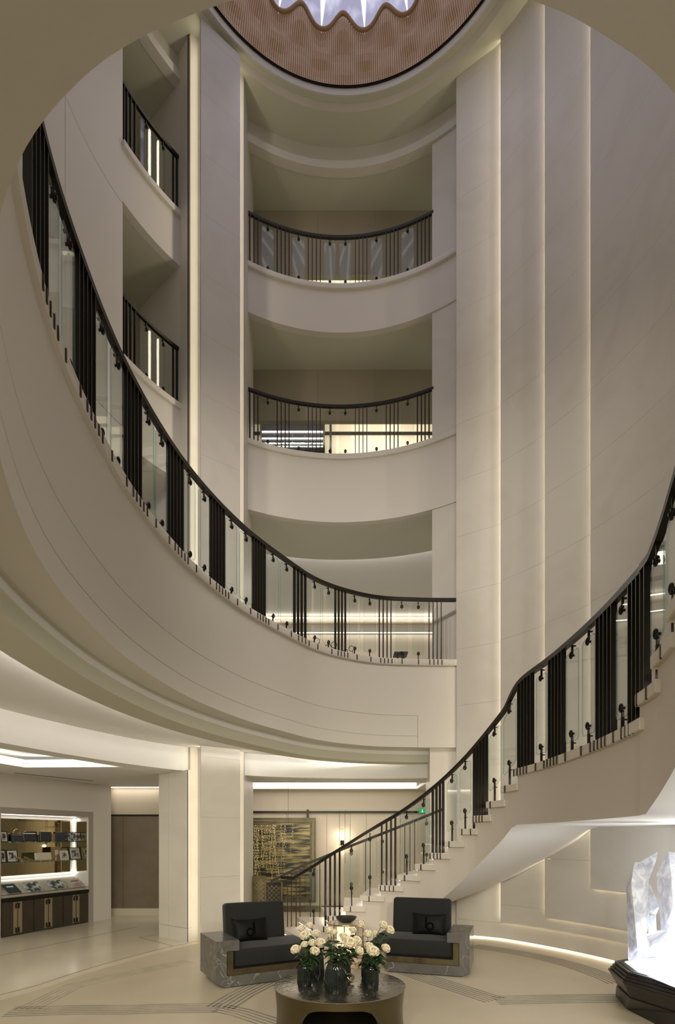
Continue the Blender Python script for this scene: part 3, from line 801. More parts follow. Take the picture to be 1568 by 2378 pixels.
def rz_near(t):
    if t < 15.2: return .17 * t + .945 + .09 * min(max((t - 14.2) / 1.0, 0), 1)
    if t < 16.4: return 3.62
    return 3.62 + .14 * (t - 16.4)
def treadz(p): # p = x,y,pitch,rail ; recover tread from pitch coordinate
    return p[2]
sr = thing('stair_railing', 'outer bronze and glass railing climbing the open side of the curved staircase', 'railing')
pn = []
for (x, y, t) in SD:
    if t > 20.5: break
    s_ = Vector((x, y)); w_ = Vector(ev(WD, t)); q = s_ + (w_ - s_).normalized() * .035
    pn.append((q.x, q.y, t, rz_near(t)))
def tz(t): return RIS * min(math.floor(t + 1e-6), 20) if not (15 <= t < 16) else RIS * 15
def pitch(t): return RIS * t if t < 15 else (RIS * 15 if t < 16 else RIS * (t - .0))
def build_stair_railing(root, P, items, tick=None, rail_end=None):
    xy = [(p[0], p[1]) for p in P]; zr = [p[3] for p in P]
    if rail_end: xy = [rail_end] + xy; zr = [zr[0]] + zr
    g = G(); g.sweep(xy, [(-.025, -.05), (.025, -.05), (.025, 0), (-.025, 0)], zadd=zr); mk('handrail', g, BRONZE, root, smooth=30)
    for it in items:
        if it[0] == 'b':
            p, a = seek(P, it[1])
            if p is None: continue
            zb = tz(p[2]) - .002
            part('baluster', BAR, root, (p[0], p[1], zb), a, (1, 1, p[3] - .04 - zb))
            if tick:
                part('foot_plate', TICK, root, (p[0] + math.sin(a) * tick, p[1] - math.cos(a) * tick, zb - .043), a)
        else:
            p, a = seek(P, it[1]); q, _ = seek(P, it[2])
            if p is None or q is None: continue
            fl = 15.05 < p[2] < 16.2
            b0 = pitch(p[2]) + (.10 if fl else .12); b1 = pitch(q[2]) + (.10 if fl else .12)
            glass_panel(root, p, q, (b0, b1, p[3] - .13, q[3] - .13))
            m = tuple((p[c] + q[c]) / 2 for c in range(4)); ang = math.atan2(q[1] - p[1], q[0] - p[0])
            part('glass_clamp', CLAMP, root, (m[0], m[1], m[3] - .135), ang)
            zb = tz(m[2]); h = (b0 + b1) / 2 + .045
            part('glass_clamp', CLAMP, root, (m[0], m[1], h), ang, (1, 1, -1))
            part('baluster', BAR, root, (m[0], m[1], zb), ang, (1, .5, max(h - .04 - zb, .02)))
            if tick: part('foot_plate', TICK, root, (m[0] + math.sin(ang) * tick, m[1] - math.cos(ang) * tick, zb - .045), ang)
it = bars([678, 756, 767, 778, 789, 887, 898, 908.5, 918.5, 1005.5, 1014, 1022, 1029.5] + grp(1102, 1130, 5) + grp(1206, 1236, 5) + grp(1278, 1309, 5) + grp(1390, 1426, 5) + grp(1466, 1504, 5))
it += gl((671.5, 707), (713, 745), (799, 835), (844, 875), (930, 960.5), (970, 999), (1039, 1062), (1068.6, 1093.5), (1136, 1163), (1170, 1199), (1246, 1270), (1315, 1344), (1353, 1383), (1433, 1460), (1513, 1543), (1550, 1580))
build_stair_railing(sr, pn[:-1], it, tick=.067, rail_end=at(654, 0, 9.3)[:2])
fr = thing('stair_railing', 'inner railing seen through the glass on the wall side of the curved staircase', 'railing')
pf_ = []
for i in range(0, 46):
    t = .6 + (8.1 - .6) * i / 45
    w_ = Vector(ev(WD, max(t, 1))) + Vector((min(t - 1, 0) * .4, 0)); s_ = Vector(ev(SD, max(t, 1))); q = w_ + (s_ - w_).normalized() * .06
    pf_.append((q.x, q.y, t, .17 * t + .90))
it = bars([668, 677, 688, 697, 743, 755, 768, 849, 860, 940, 952, 963, 1042, 1052]) + gl((706, 736), (800, 832), (874, 902), (978, 1004))
build_stair_railing(fr, pf_, it)

# ---------------------------------------------------------------- lattice screens at the stair head
def screen(label, c, w, h, m, rz=0):
    t = thing('lattice_screen', label, 'screen', (c[0], c[1], 0), rz)
    g = G(); g.box((0, 0, h / 2), (w, .03, h)); mk('panel', g, m, t)
    g = G()
    for x in (-w / 2, w / 2): g.box((x, 0, h / 2), (.025, .05, h))
    g.box((0, 0, h), (w, .05, .025)); mk('frame', g, BRONZE2, t)
    g = G(); s = .085
    for i in range(-8, 14):
        for sg in (1, -1):
            x0, z0 = -w / 2 + .03, i * s; L = (w - .06)
            z1 = z0 + sg * L
            lo, hi = .05, h - .06
            pts = []
            for u in [j / 20 for j in range(21)]:
                z = z0 + (z1 - z0) * u
                if lo < z < hi: pts.append((x0 + L * u, -.02, z))
            if len(pts) > 1:
                for a, b in zip(pts, pts[1:]):
                    if abs(a[0] - b[0]) < L / 18: g.add([(a[0], -.02, a[2] - .004), (b[0], -.02, b[2] - .004), (b[0], -.02, b[2] + .004), (a[0], -.02, a[2] + .004)], [(0, 1, 2, 3)])
    mk('lattice_bead', g, GOLD, t, kind='stuff'); return t
screen('pale gold lattice screen standing behind the darker screen under the wall picture', at(602.5, 0, 11.1)[:2], .25, .98, BRONZE2)
screen('dark bronze lattice screen beside the foot of the staircase', at(636, 0, 10.4)[:2], .30, .93, BRONZE)

# ---------------------------------------------------------------- art, sconce, exit sign on the back wall
art = thing('wall_picture', 'large bronze framed picture in streaky gold and black on the back wall', 'picture', ((-2.2 - .55) / 2 - .05, YB - .06, 1.22))
ARTM = mat('streaky_gold_painting', (.05, .04, .02), .35, .3)
nt = ARTM.node_tree; b = nt.nodes['Principled BSDF']; tc = [n for n in nt.nodes if n.type == 'TEX_COORD'][0]
mp = nt.nodes.new('ShaderNodeMapping'); mp.inputs['Scale'].default_value = (.9, 1, 9)
no = nt.nodes.new('ShaderNodeTexNoise'); no.inputs['Scale'].default_value = 2.2; no.inputs['Detail'].default_value = 9
rp = nt.nodes.new('ShaderNodeValToRGB'); rp.color_ramp.elements[0].position = .42; rp.color_ramp.elements[1].position = .62
rp.color_ramp.elements[0].color = (.012, .010, .006, 1); rp.color_ramp.elements[1].color = (.30, .23, .085, 1)
nt.links.new(tc.outputs['Object'], mp.inputs[0]); nt.links.new(mp.outputs[0], no.inputs['Vector']); nt.links.new(no.outputs['Fac'], rp.inputs['Fac']); nt.links.new(rp.outputs['Color'], b.inputs['Base Color'])
mk('canvas', G().box((0, 0, 0), (1.56, .03, 1.72)), ARTM, art)
g = G()
for w, h, t, y in ((1.62, 1.80, .035, -.01), (1.78, 1.94, .045, .01)):
    for s in (-1, 1): g.box((s * w / 2, y, 0), (t, .05, h - t)); g.box((0, y, s * h / 2), (w + t, .05, t))
mk('frame', g, BRONZE2, art)
dr = thing('hanging_sculpture', 'curtain of small gilt drops hanging in front of the gold picture', 'sculpture', (-1.5, YB - .5, 0)); dr['kind'] = 'stuff'
g = G(); random.seed(3)
for c in range(34):
    x = -.62 + 1.12 * random.random(); y = random.uniform(-.25, .1); z = 2.03 - random.random() * .03; zend = .55 + .9 * abs(math.sin(c * 1.7)) * (.4 + (x + .62) * .7)
    while z > zend:
        a = random.uniform(-.5, .5); l = random.uniform(.035, .06)
        dx, dz = math.sin(a) * l / 2, math.cos(a) * l / 2
        g.add([(x - dx, y, z - dz), (x + .008, y, z), (x + dx, y, z + dz), (x - .008, y, z), (x, y - .008, z)], [(0, 1, 4), (1, 2, 4), (2, 3, 4), (3, 0, 4), (0, 3, 2, 1)])
        x += random.uniform(-.018, .018); z -= random.uniform(.045, .075)
DROP = mat('gilt_drops', (.85, .72, .42), .3, .6)
o = mk('gilt_drops', g, DROP, dr); o['kind'] = 'stuff'
mk('top_bar', G().box((-.06, 0, 2.04), (1.2, .02, .015)), BRONZE2, dr)
for x in (-.55, .38): mk('wire', G().box((x, 0, 2.55), (.006, .006, 1.02)), BRONZE, dr)
sc_ = thing('wall_sconce', 'candle wall light with glass chimney between two thin rods above the stair', 'wall light', (at(795, 0, YB)[0], YB - .1, 1.55))
mk('holder', G().lathe([(.02, 0), (.045, .02), (.045, .13), (.02, .14)], 16), BRONZE, sc_, smooth=40)
mk('flame', G().lathe([(0, .14), (.014, .18), (.018, .22), (.008, .29), (0, .33)], 12), emis('flame', (1, .9, .75), 40), sc_, smooth=60)
mk('glass_chimney', G().lathe([(.04, .14), (.04, .42), (.038, .42), (.038, .14)], 16), GLASS, sc_, smooth=40)
for s in (-1, 1): mk('rod', G().box((s * .066, .02, .22), (.008, .008, 1.25)), BRONZE, sc_)
lamp('POINT', 'sconce_light', (at(795, 0, YB)[0], YB - .16, 1.80), 5, (1, .85, .65), shadow_soft_size=.03)
lamp('POINT', 'sconce_downlight', (at(795, 0, YB)[0], YB - .14, 1.50), 2.5, (1, .85, .65), shadow_soft_size=.03)
ex = thing('exit_sign', 'small green exit sign with a running figure and arrow above the stair', 'sign', (at(986, 0, 13.1)[0], 13.108, 2.375))
EXG = emis('exit_green', (.03, .42, .16), .9); EXW = emis('exit_white', (.9, 1, .9), 1.2)
mk('sign_face', G().box((0, 0, 0), (.26, .03, .10)), EXG, ex)
def exit_symbols(root, y, m, s=1.0):
    g = G(); g.box((-.05 * s, y, .022 * s), (.014 * s, .004, .014 * s)); g.box((-.05 * s, y, 0), (.012 * s, .004, .03 * s)); g.box((-.06 * s, y, -.022 * s), (.012 * s, .004, .024 * s), tilt=Matrix.Rotation(.6, 4, 'Y'))
    g.box((-.038 * s, y, -.022 * s), (.012 * s, .004, .024 * s), tilt=Matrix.Rotation(-.6, 4, 'Y')); g.box((.05 * s, y, 0), (.05 * s, .004, .012 * s))
    g.add([(.07 * s, y, .02 * s), (.07 * s, y, -.02 * s), (.1 * s, y, 0)], [(0, 1, 2)]); return mk('running_figure_and_arrow', g, m, root)
exit_symbols(ex, -.018, EXW)
# dark display case in the second gallery
dc = thing('display_case', 'dark glazed display case with lit shelves in the second gallery', 'display case', (at(680, 0, 12.7)[0], 12.7, 9.2))
DW = 1.42
mk('carcass', G().box((0, .12, 1.02), (DW, .3, 2.05)), mat('black_lacquer', (.012, .010, .014), .12), dc)
for z in (1.72, 1.57): mk('lit_shelf', G().box((0, -.05, z), (DW - .04, .03, .012)), LED, dc)
mk('glazed_front', G().box((0, -.08, 1.02), (DW, .012, 2.0)), GLASS, dc)
for s in (-1, 1): mk('frame_post', G().box((s * DW / 2, -.06, 1.02), (.04, .06, 2.05)), BRONZE, dc)
mk('frame_post', G().box((.86, 0, 1.02), (.05, .06, 2.05)), BRONZE, dc)
cs = thing('console_table', 'small dark console table behind the first gallery railing', 'table', (at(930, 0, 11.6)[0], 11.6, ZS))
mk('top', G().box((0, 0, .62), (.28, .3, .03)), BRONZE, cs)
for s in (-1, 1): mk('leg', G().box((s * .09, 0, .3), (.03, .2, .62), tilt=Matrix.Rotation(s * -.15, 4, 'Y')), BRONZE, cs)

# ---------------------------------------------------------------- armchairs
def ext_y(poly_xz, y0, y1, g=None):
    g = g or G(); n = len(poly_xz)
    g.add([(x, y0, z) for x, z in poly_xz] + [(x, y1, z) for x, z in poly_xz], [tuple(range(n)), tuple(range(n, 2 * n))[::-1]] + [(i, (i + 1) % n, n + (i + 1) % n, n + i) for i in range(n)])
    return g
def pillow(w, h, t, n=14):
    g = G(); vs = []
    for s in (-1, 1):
        for j in range(n + 1):
            for i in range(n + 1):
                u, v = -1 + 2 * i / n, -1 + 2 * j / n
                e = (1 - u * u) * (1 - v * v)
                px = u * w / 2 * (1 - .09 * (1 - v * v)) ; pz = v * h / 2 * (1 - .16 * (1 - u * u))
                vs.append((px, s * t / 2 * (e ** .42), pz))
    N = n + 1; fs = []
    for s in (0, 1):
        for j in range(n):
            for i in range(n):
                a = s * N * N + j * N + i; fs.append((a, a + 1, a + N + 1, a + N))
    return g.add(vs, fs)
def soft_box(x0, x1, y0, y1, z0, z1, r=.05, cut_=0, puff=.015):
    """rounded cushion as bevelled prism with plan corner cut"""
    p = [(x0, y0), (x1 - cut_, y0), (x1, y0 + cut_ * 1.15), (x1, y1), (x0, y1)] if cut_ else [(x0, y0), (x1, y0), (x1, y1), (x0, y1)]
    g = G(); g.prism(p, z0, z1); return g
def cushion(name, g, m, parent, r, label=None):
    o = mk(name, g, m, parent); me = o.data; bm = bmesh.new(); bm.from_mesh(me)
    bmesh.ops.bevel(bm, geom=bm.edges[:], offset=r, segments=4, affect='EDGES', profile=.55, clamp_overlap=True)
    bmesh.ops.triangulate(bm, faces=[f for f in bm.faces if len(f.verts) > 4])
    bm.to_mesh(me); bm.free(); me.polygons.foreach_set('use_smooth', [True] * len(me.polygons)); me.set_sharp_from_angle(angle=math.radians(50)); return o
def armchair(label, loc, rz, sx, plabel, letter):
    t = thing('armchair', label, 'armchair', (loc[0], loc[1], 0), rz, 'grey marble armchairs in the lounge')
    X = Matrix.Diagonal((sx, 1, 1, 1))
    g = ext_y([(.09, .012), (0, .07), (0, .55), (.28, .55), (.28, .425), (.13, .425), (.13, .14), (1.27, .14), (1.22, .012)], 0, .72)
    # cut the inner front corner by clamping
    g.v = [((1.05 if (v[0] > 1.1 and v[1] < .01) else v[0]), v[1], v[2]) for v in g.v]
    mk('marble_frame', g.xf(X), MARBLE, t, bevel=.004)
    g = ext_y([(.132, .422), (.205, .422), (.205, .215), (1.06, .215), (1.06, .142), (.132, .142)], -.006, .66)
    mk('bronze_band', g.xf(X), BRONZE2, t, bevel=.004)
    g = ext_y([(.206, .42), (.225, .42), (.225, .235), (1.06, .235), (1.06, .216), (.206, .216)], .006, .6); mk('dark_liner', g.xf(X), BLACKC, t)
    cushion('seat_cushion', soft_box(.225, 1.25, .0, .66, .235, .44, cut_=.20).xf(X), VELVET, t, .035)
    g = soft_box(0, .80, 0, .20, 0, .50)
    M = X @ Matrix.Translation((.30, .56, .42)) @ Matrix.Rotation(-.12, 4, 'X')
    o = cushion('back_cushion', g.xf(M), VELVET, t, .05)
    # pillow
    g = pillow(.46, .31, .15); M2 = X @ Matrix.Translation((.57, .475, .575)) @ Matrix.Rotation(-.28, 4, 'X')
    c = Vector((.57 * sx, .475, .575)); R = Matrix.Rotation(rz, 3, 'Z')
    wc = R @ c + Vector((loc[0], loc[1], 0))
    p = thing('cushion', plabel, 'cushion', wc, rz, 'black cushions on the armchairs')
    mk('cover', pillow(.46, .31, .14).xf(Matrix.Rotation(-.28, 4, 'X')), BLACKC, p, smooth=60)
    g = G(); s = -1 if letter == 'd' else 1
    g.tube([(.045 * math.cos(a) + s * .02, -.076, -.035 + .045 * math.sin(a)) for a in [2 * PI * i / 18 for i in range(18)]], .011, 6, close=True)
    g.box((s * -.035, -.074, .015), (.022, .016, .15))
    mk('stitched_letter', g.xf(Matrix.Rotation(-.28, 4, 'X')), BLACKL, p, smooth=50)
    return t
armchair('charcoal velvet armchair in grey marble, near the lit stone pier, arm toward the corridor', (-1.395, 6.43), math.radians(28), 1, 'black cushion on the armchair near the lit stone pier', 'd')
armchair('charcoal velvet armchair in grey marble, under the rising staircase, arm toward the curved wall', (1.643, 6.96), math.radians(-17.7), -1, 'black cushion on the armchair under the rising staircase', 'b')

# ---------------------------------------------------------------- coffee table
TOPM = mat('hammered_pewter', (.34, .31, .27), .20, .95, bump=1.0, bscale=22)
nt = TOPM.node_tree
for n_ in nt.nodes:
    if n_.type == 'BUMP': n_.inputs['Distance'].default_value = .012; n_.inputs['Strength'].default_value = .40
    if n_.type == 'TEX_NOISE': n_.inputs['Detail'].default_value = 2; n_.inputs['Distortion'].default_value = .6
TB = (.02, 5.09); ZT = .42; RT = .595
ctb = thing('coffee_table', 'round bronze drum coffee table with hammered top and arched openings', 'table', (TB[0], TB[1], 0))
g = G(); n = 160; J = 8; vs = []
def zb_(a):
    d = (a + PI / 2 + PI) % (2 * PI) - PI; u = abs(d) / math.radians(40)
    return 0 if u >= 1 else .345 * (1 - u ** 4) ** .5
for i in range(n):
    a = 2 * PI * i / n; z0 = zb_(a)
    for rr, rev in ((0, 0), (.035, 1)):
        for j in range(J + 1):
            jj = J - j if rev else j; z = z0 + (ZT - .012 - z0) * jj / J; r = RT - .022 * math.sin(PI * min(z / .42, 1) * .9 + .3) - .004 - rr
            vs.append((r * math.cos(a), r * math.sin(a), z))
K2 = 2 * (J + 1)
fs = [(i * K2 + a, ((i + 1) % n) * K2 + a, ((i + 1) % n) * K2 + (a + 1) % K2, i * K2 + (a + 1) % K2) for i in range(n) for a in range(K2)]
g.add(vs, fs); mk('drum_base', g, mat('brushed_bronze', (.125, .10, .052), .30, .85, noise=((.095, .075, .038), 3, 3, .3, .7)), ctb, smooth=40)
mk('hammered_top', G().lathe([(0, ZT - .014), (RT - .01, ZT - .014), (RT, ZT - .008), (RT, ZT - .003), (RT - .008, ZT), (0, ZT)], 96), TOPM, ctb, smooth=30)

# ---------------------------------------------------------------- vases and roses
VG = glassy('smoked_green_glass', (.18, .225, .19), .06, 1.5, .04)
VB = glassy('smoked_green_base', (.05, .07, .06), .05, 1.5, .2)
def vase_mesh(r, h, neck):
    g = G(); n = 96; prof = [(r * .94, 0), (r, .02), (r * 1.0, h * .35), (r * (.96 if neck > .9 else .93), h * .65), (r * neck * 1.02, h * .85), (r * neck * .95, h * .90), (r * neck * .90, h * .93), (r * neck * .96, h)]
    vs = []
    for i, (rr, z) in enumerate(prof):
        for k in range(n):
            a = 2 * PI * k / n; q = rr * (1 + (.034 * math.cos(24 * a) if 0 < i < 5 else 0)); vs.append((q * math.cos(a), q * math.sin(a), z))
    g.add(vs, [(i * n + k, i * n + (k + 1) % n, (i + 1) * n + (k + 1) % n, (i + 1) * n + k) for i in range(len(prof) - 1) for k in range(n)])
    return g
PET = mat('cream_petals', (.80, .73, .56), .6, noise=((.74, .62, .42), 14, 3, .4, .8), sheen=.2)
LEAF = mat('rose_leaf', (.026, .052, .018), .45, noise=((.018, .036, .012), 20, 3, .3, .7))
STEM = mat('rose_stem', (.05, .09, .03), .5)
def rose_mesh(seed):
    rd = random.Random(seed); g = G()
    for lay, (n, r0, r1, h0, h1, wid) in enumerate(((3, .006, .010, .030, .050, 1.9), (4, .012, .018, .020, .050, 1.4), (5, .018, .027, .012, .048, 1.15), (5, .024, .037, .006, .042, 1.0), (6, .026, .045, .0, .032, .85))):
        for k in range(n):
            a0 = 2 * PI * (k + .37 * lay + rd.uniform(-.08, .08)) / n; U, V = 4, 4; vs = []
            for j in range(V + 1):
                v = j / V
                for i in range(U + 1):
                    u = -1 + 2 * i / U; a = a0 + u * wid * PI / n * (1.0 if v > .2 else .6)
                    r = r0 + (r1 - r0) * math.sin(v * PI * .62) * 1.05 + (.006 * v ** 4 if lay > 1 else -.003 * v)
                    z = h0 * v * .3 + (h1) * v * (1 - .22 * u * u) + rd.uniform(-.0008, .0008)
                    if lay > 2 and v > .9: z -= .004
                    vs.append((r * math.cos(a), r * math.sin(a), z))
            g.add(vs, [(j * (U + 1) + i, j * (U + 1) + i + 1, (j + 1) * (U + 1) + i + 1, (j + 1) * (U + 1) + i) for j in range(V) for i in range(U)])
    g.lathe([(.004, -.006), (.018, .004), (.030, .016), (.020, .028), (0, .034)], 10)
    return g
ROSES = [data_of('bloom', rose_mesh(s), PET, smooth=70) for s in (1, 2, 3)]
def leaf_mesh():
    g = G(); vs = [(0, 0, 0)]; prof = [(.012, .014), (.03, .021), (.05, .020), (.068, .010)]
    for x, w in prof: vs += [(x, -w, .004 - x * x * 2.0), (x, 0, -.003 - x * x * 2.0), (x, w, .004 - x * x * 2.0)]
    vs.append((.085, 0, -.022)); fs = [(0, 1, 2), (0, 2, 3)]
    for i in range(3):
        b = 1 + 3 * i; fs += [(b, b + 3, b + 4, b + 1), (b + 1, b + 4, b + 5, b + 2)]
    fs += [(10, 13, 11), (11, 13, 12)]
    return g.add(vs, fs)
LEAFD = data_of('leaf', leaf_mesh(), LEAF, smooth=50)
def vase(label, px, py, d, r, h, neck, blooms, vn):
    x, y = (px - CX) / F * d, d
    v = thing('vase', label, 'vase', (x, y, ZT), 0, 'ribbed smoked glass vases on the coffee table')
    mk('glass_body', vase_mesh(r, h, neck), VG, v, smooth=35); mk('glass_base', G().lathe([(0, .002), (r * .93, .002), (r * .96, .03), (r * .9, .05), (0, .05)], 32), VB, v, smooth=35)
    mouth = Vector((x, y, ZT + h))
    for i, (bx, by, br, bd, where) in enumerate(blooms):
        bxp = 640 + bx / 5.227; byp = 2100 + by / 5.227
        c = Vector(at(bxp, byp, d + bd)); s = br / 5.227 * (d + bd) / F / .046 * 1.02
        t = thing('rose', 'cream rose, ' + where + ', in ' + vn, 'flower', c - Vector((0, 0, .02 * s)), 0, 'cream roses in ' + vn)
        dirv = (c - (mouth - Vector((0, 0, .10)))).normalized()
        tilt = (dirv + Vector((random.uniform(-.25, .25), -.62 + random.uniform(-.2, .1), 0))).normalized()
        q = tilt.to_track_quat('Z', 'Y')
        b = part('bloom', ROSES[i % 3], t, (0, 0, 0), 0, (s, s, s)); b.rotation_mode = 'QUATERNION'; b.rotation_quaternion = q @ Matrix.Rotation(random.uniform(0, 6), 3, 'Z').to_quaternion()
        st = mouth - Vector((random.uniform(-.5, .5) * r, random.uniform(-.5, .5) * r, h * .75)); o0 = t.location
        me = Vector((x + (c.x - x) * .25, y + (c.y - y) * .25, ZT + h)); me.x += random.uniform(-.3, .3) * r
        p2 = c - tilt * .05
        g = G(); g.tube([st - o0, me - o0, (me * .4 + p2 * .6 + Vector((0, 0, .02))) - o0, c - tilt * .01 * s - o0], [.0035, .003, .003, .003], 6); mk('stem', g, STEM, t, smooth=60)
        for k in range(15):
            u = random.uniform(-.25, .80); p = me * (1 - u) + p2 * u
            lf = part('leaf', LEAFD, t, p - o0, random.uniform(0, 2 * PI), (random.uniform(.8, 1.35),) * 3)
            lf.rotation_euler = (random.uniform(-.6, .6), random.uniform(-.5, .6), random.uniform(0, 2 * PI))
random.seed(11)
vase('small ribbed smoked glass vase in front of the armchair by the pier', 707.5, 0, 5.03, .064, .195, .93,
     [(255, 540, 62, -.02, 'lowest on the outer side'), (360, 487, 48, .05, 'middle of the front row'), (470, 560, 58, -.05, 'half hidden under the big pair'), (540, 465, 64, 0, 'largest of the big pair'), (452, 470, 55, .05, 'second of the big pair')], 'the small vase by the pier-side armchair')
vase('tall ribbed smoked glass vase behind the small vase', 737.5, 0, 5.28, .062, .24, .9,
     [(330, 290, 50, 0, 'left of the top cluster'), (362, 368, 60, -.04, 'front of the top cluster'), (415, 262, 50, .05, 'highest of the top cluster'), (497, 355, 55, 0, 'toward the table centre'), (655, 385, 34, .08, 'small bud leaning inward')], 'the tall vase behind')
vase('large bottle-shaped ribbed smoked glass vase at the front of the coffee table', 780, 0, 4.84, .098, .255, .78,
     [(665, 315, 52, .12, 'upper pair, outer bloom'), (705, 340, 45, .08, 'upper pair, inner bloom'), (825, 392, 60, .05, 'middle of the cluster'), (895, 455, 76, -.05, 'largest bloom facing front'), (975, 430, 58, 0, 'beside the largest bloom'), (1002, 555, 56, 0, 'lowest bloom drooping')], 'the large front vase')
vase('slim ribbed smoked glass vase behind the large bottle-shaped vase', 801, 0, 5.30, .055, .22, .9,
     [(932, 312, 48, 0, 'lower of two behind'), (1025, 245, 54, .05, 'upper of two behind')], 'the slim vase behind the large one')
vase('ribbed smoked glass vase nearest the stair-side armchair', 862, 0, 4.98, .067, .195, .95,
     [(1118, 362, 58, .1, 'upper bloom close to the centre'), (1135, 510, 58, .03, 'behind the full bloom'), (1182, 566, 74, -.04, 'full bloom facing front'), (1325, 525, 56, -.02, 'open bloom leaning outward')], 'the vase by the stair-side armchair')
vase('ribbed smoked glass vase half hidden behind the stair-side vase', 853, 0, 5.30, .055, .22, .9,
     [(1298, 245, 54, 0, 'highest bloom on the outer side'), (1377, 303, 56, 0, 'outermost bloom'), (1205, 350, 34, .05, 'small bloom between')], 'the half hidden vase')
ko = thing('knot_ornament', 'small bronze interlocking ring ornament on the hammered table top', 'ornament', (at(811, 0, 5.12)[0], 5.12, ZT + .012))
g = G(); g.tube([(.042 * math.cos(a), .042 * math.sin(a), .03 + .022 * math.sin(2 * a)) for a in [2 * PI * i / 30 for i in range(30)]], .010, 8, close=True)
mk('ring', g, GOLD, ko, smooth=60)
g = G(); g.tube([(.032 * math.cos(a), .03 * math.sin(a) * .5, .038 + .032 * math.sin(a)) for a in [2 * PI * i / 24 for i in range(24)]], .009, 8, close=True); mk('ring', g, BRONZE2, ko, smooth=60)

# ---------------------------------------------------------------- side table with bowl
sx, sy = at(804, 0, 7.9)[:2]; ZS2 = .55
st = thing('side_table', 'round side table with gold rods and stone top between the armchairs', 'table', (sx, sy, 0))
mk('table_top', G().lathe([(0, ZS2 - .02), (.255, ZS2 - .02), (.255, ZS2), (0, ZS2)], 48), mat('white_onyx', (.72, .60, .47), .15), st, smooth=30)
mk('rim', G().tube([(.262 * math.cos(a), .262 * math.sin(a), ZS2 - .008) for a in [2 * PI * i / 40 for i in range(40)]], .011, 8, close=True), GOLD, st, smooth=60)
for i in range(10):
    a = 2 * PI * i / 10 + .2; mk('leg', G().tube([(.25 * math.cos(a), .25 * math.sin(a), 0), (.25 * math.cos(a), .25 * math.sin(a), ZS2 + (.02 if i % 3 == 0 else -.02))], .007, 8), GOLD, st, smooth=60)
for z in (.02, .30): mk('ring', G().tube([(.25 * math.cos(a), .25 * math.sin(a), z) for a in [2 * PI * i / 40 for i in range(40)]], .008, 8, close=True), GOLD, st, smooth=60)
mk('lit_core', G().lathe([(.13, .03), (.13, .50)], 24), mat('lit_onyx', (.8, .6, .42), .3, emit=(1, .72, .45), es=1.2), st, smooth=40)
t2 = thing('side_table', 'low gold wire side table with pale top behind the roses', 'table', (at(826, 0, 7.15)[0], 7.15, 0))
mk('table_top', G().lathe([(0, .17), (.12, .17), (.12, .185), (0, .185)], 32), mat('pink_onyx', (.72, .52, .38), .2), t2, smooth=30)
for z, r in ((.19, .125), (.05, .125)): mk('ring', G().tube([(r * math.cos(a), r * math.sin(a), z) for a in [2 * PI * i / 32 for i in range(32)]], .007, 8, close=True), GOLD, t2, smooth=60)
for i in range(5):
    a = 2 * PI * i / 5; mk('leg', G().tube([(.12 * math.cos(a), .12 * math.sin(a), 0), (.12 * math.cos(a), .12 * math.sin(a), .18)], .006, 6), GOLD, t2)
bo = thing('bowl', 'wide shallow black textured bowl on the side table', 'bowl', (sx, sy, ZS2))
mk('bowl_body', G().lathe([(.05, 0), (.09, .012), (.135, .05), (.152, .085), (.147, .085), (.128, .054), (.08, .022), (0, .018)], 40), mat('black_bowl', (.018, .016, .014), .35, bump=.6, bscale=90), bo, smooth=50)
lamp('POINT', 'side_table_glow', (sx, sy, .25), 1.5, (1, .75, .5), shadow_soft_size=.05)

# ---------------------------------------------------------------- crystal on its plinth
PLM = mat('dark_bronze_plinth', (.040, .036, .032), .32, .5)
pd = thing('plinth', 'low dark bronze faceted plinth with stepped rim and lit top under the crystal', 'plinth')
RB = [(3.17, 6.10), (2.86, 5.92), (2.75, 5.40), (2.95, 4.88), (3.35, 4.45), (3.9, 4.42), (4.1, 4.9), (4.12, 5.6), (3.8, 6.1)]
cc = Vector((sum(p[0] for p in RB) / 9, sum(p[1] for p in RB) / 9))
def scl(P, s, o=0): return [tuple(cc + (Vector(p) - cc) * s) for p in P]
BASE = [(3.22, 6.28), (3.08, 6.20), (2.95, 5.72), (3.0, 5.0), (3.35, 4.62), (3.85, 4.55), (4.02, 4.95), (4.02, 5.6), (3.8, 6.25)]
mk('base', G().frustum(BASE, 0, scl(RB, .90), .20), PLM, pd)
mk('tapered_body', G().frustum(scl(RB, .88), .20, scl(RB, .985), .345), PLM, pd)
for i, (z, s) in enumerate(((.350, .995), (.378, .97), (.406, .945), (.434, .92))):
    mk('rim_step', G().prism(scl(RB, s), z, z + .022), PLM, pd); mk('shadow_groove', G().prism(scl(RB, s - .04), z + .022, z + .028), BRONZE, pd)
mk('lit_top', G().prism(scl(RB, .80), .452, .466), LEDC, pd)
CR = bpy.data.materials.new('rock_crystal'); CR.use_nodes = True; nt = CR.node_tree; b = nt.nodes['Principled BSDF']
b.inputs['Base Color'].default_value = (.93, .94, .97, 1); b.inputs['Roughness'].default_value = .12; b.inputs['Subsurface Weight'].default_value = .6
b.inputs['Subsurface Radius'].default_value = (.3, .32, .36); b.inputs['Subsurface Scale'].default_value = .25
tc = nt.nodes.new('ShaderNodeTexCoord'); no = nt.nodes.new('ShaderNodeTexNoise'); no.inputs['Scale'].default_value = 9; no.inputs['Detail'].default_value = 12; no.inputs['Distortion'].default_value = 1.0
rp = nt.nodes.new('ShaderNodeValToRGB'); rp.color_ramp.elements[0].position = .38; rp.color_ramp.elements[1].position = .62
rp.color_ramp.elements[0].color = (.56, .57, .62, 1); rp.color_ramp.elements[1].color = (.93, .94, .97, 1)
bp = nt.nodes.new('ShaderNodeBump'); bp.inputs['Strength'].default_value = .35
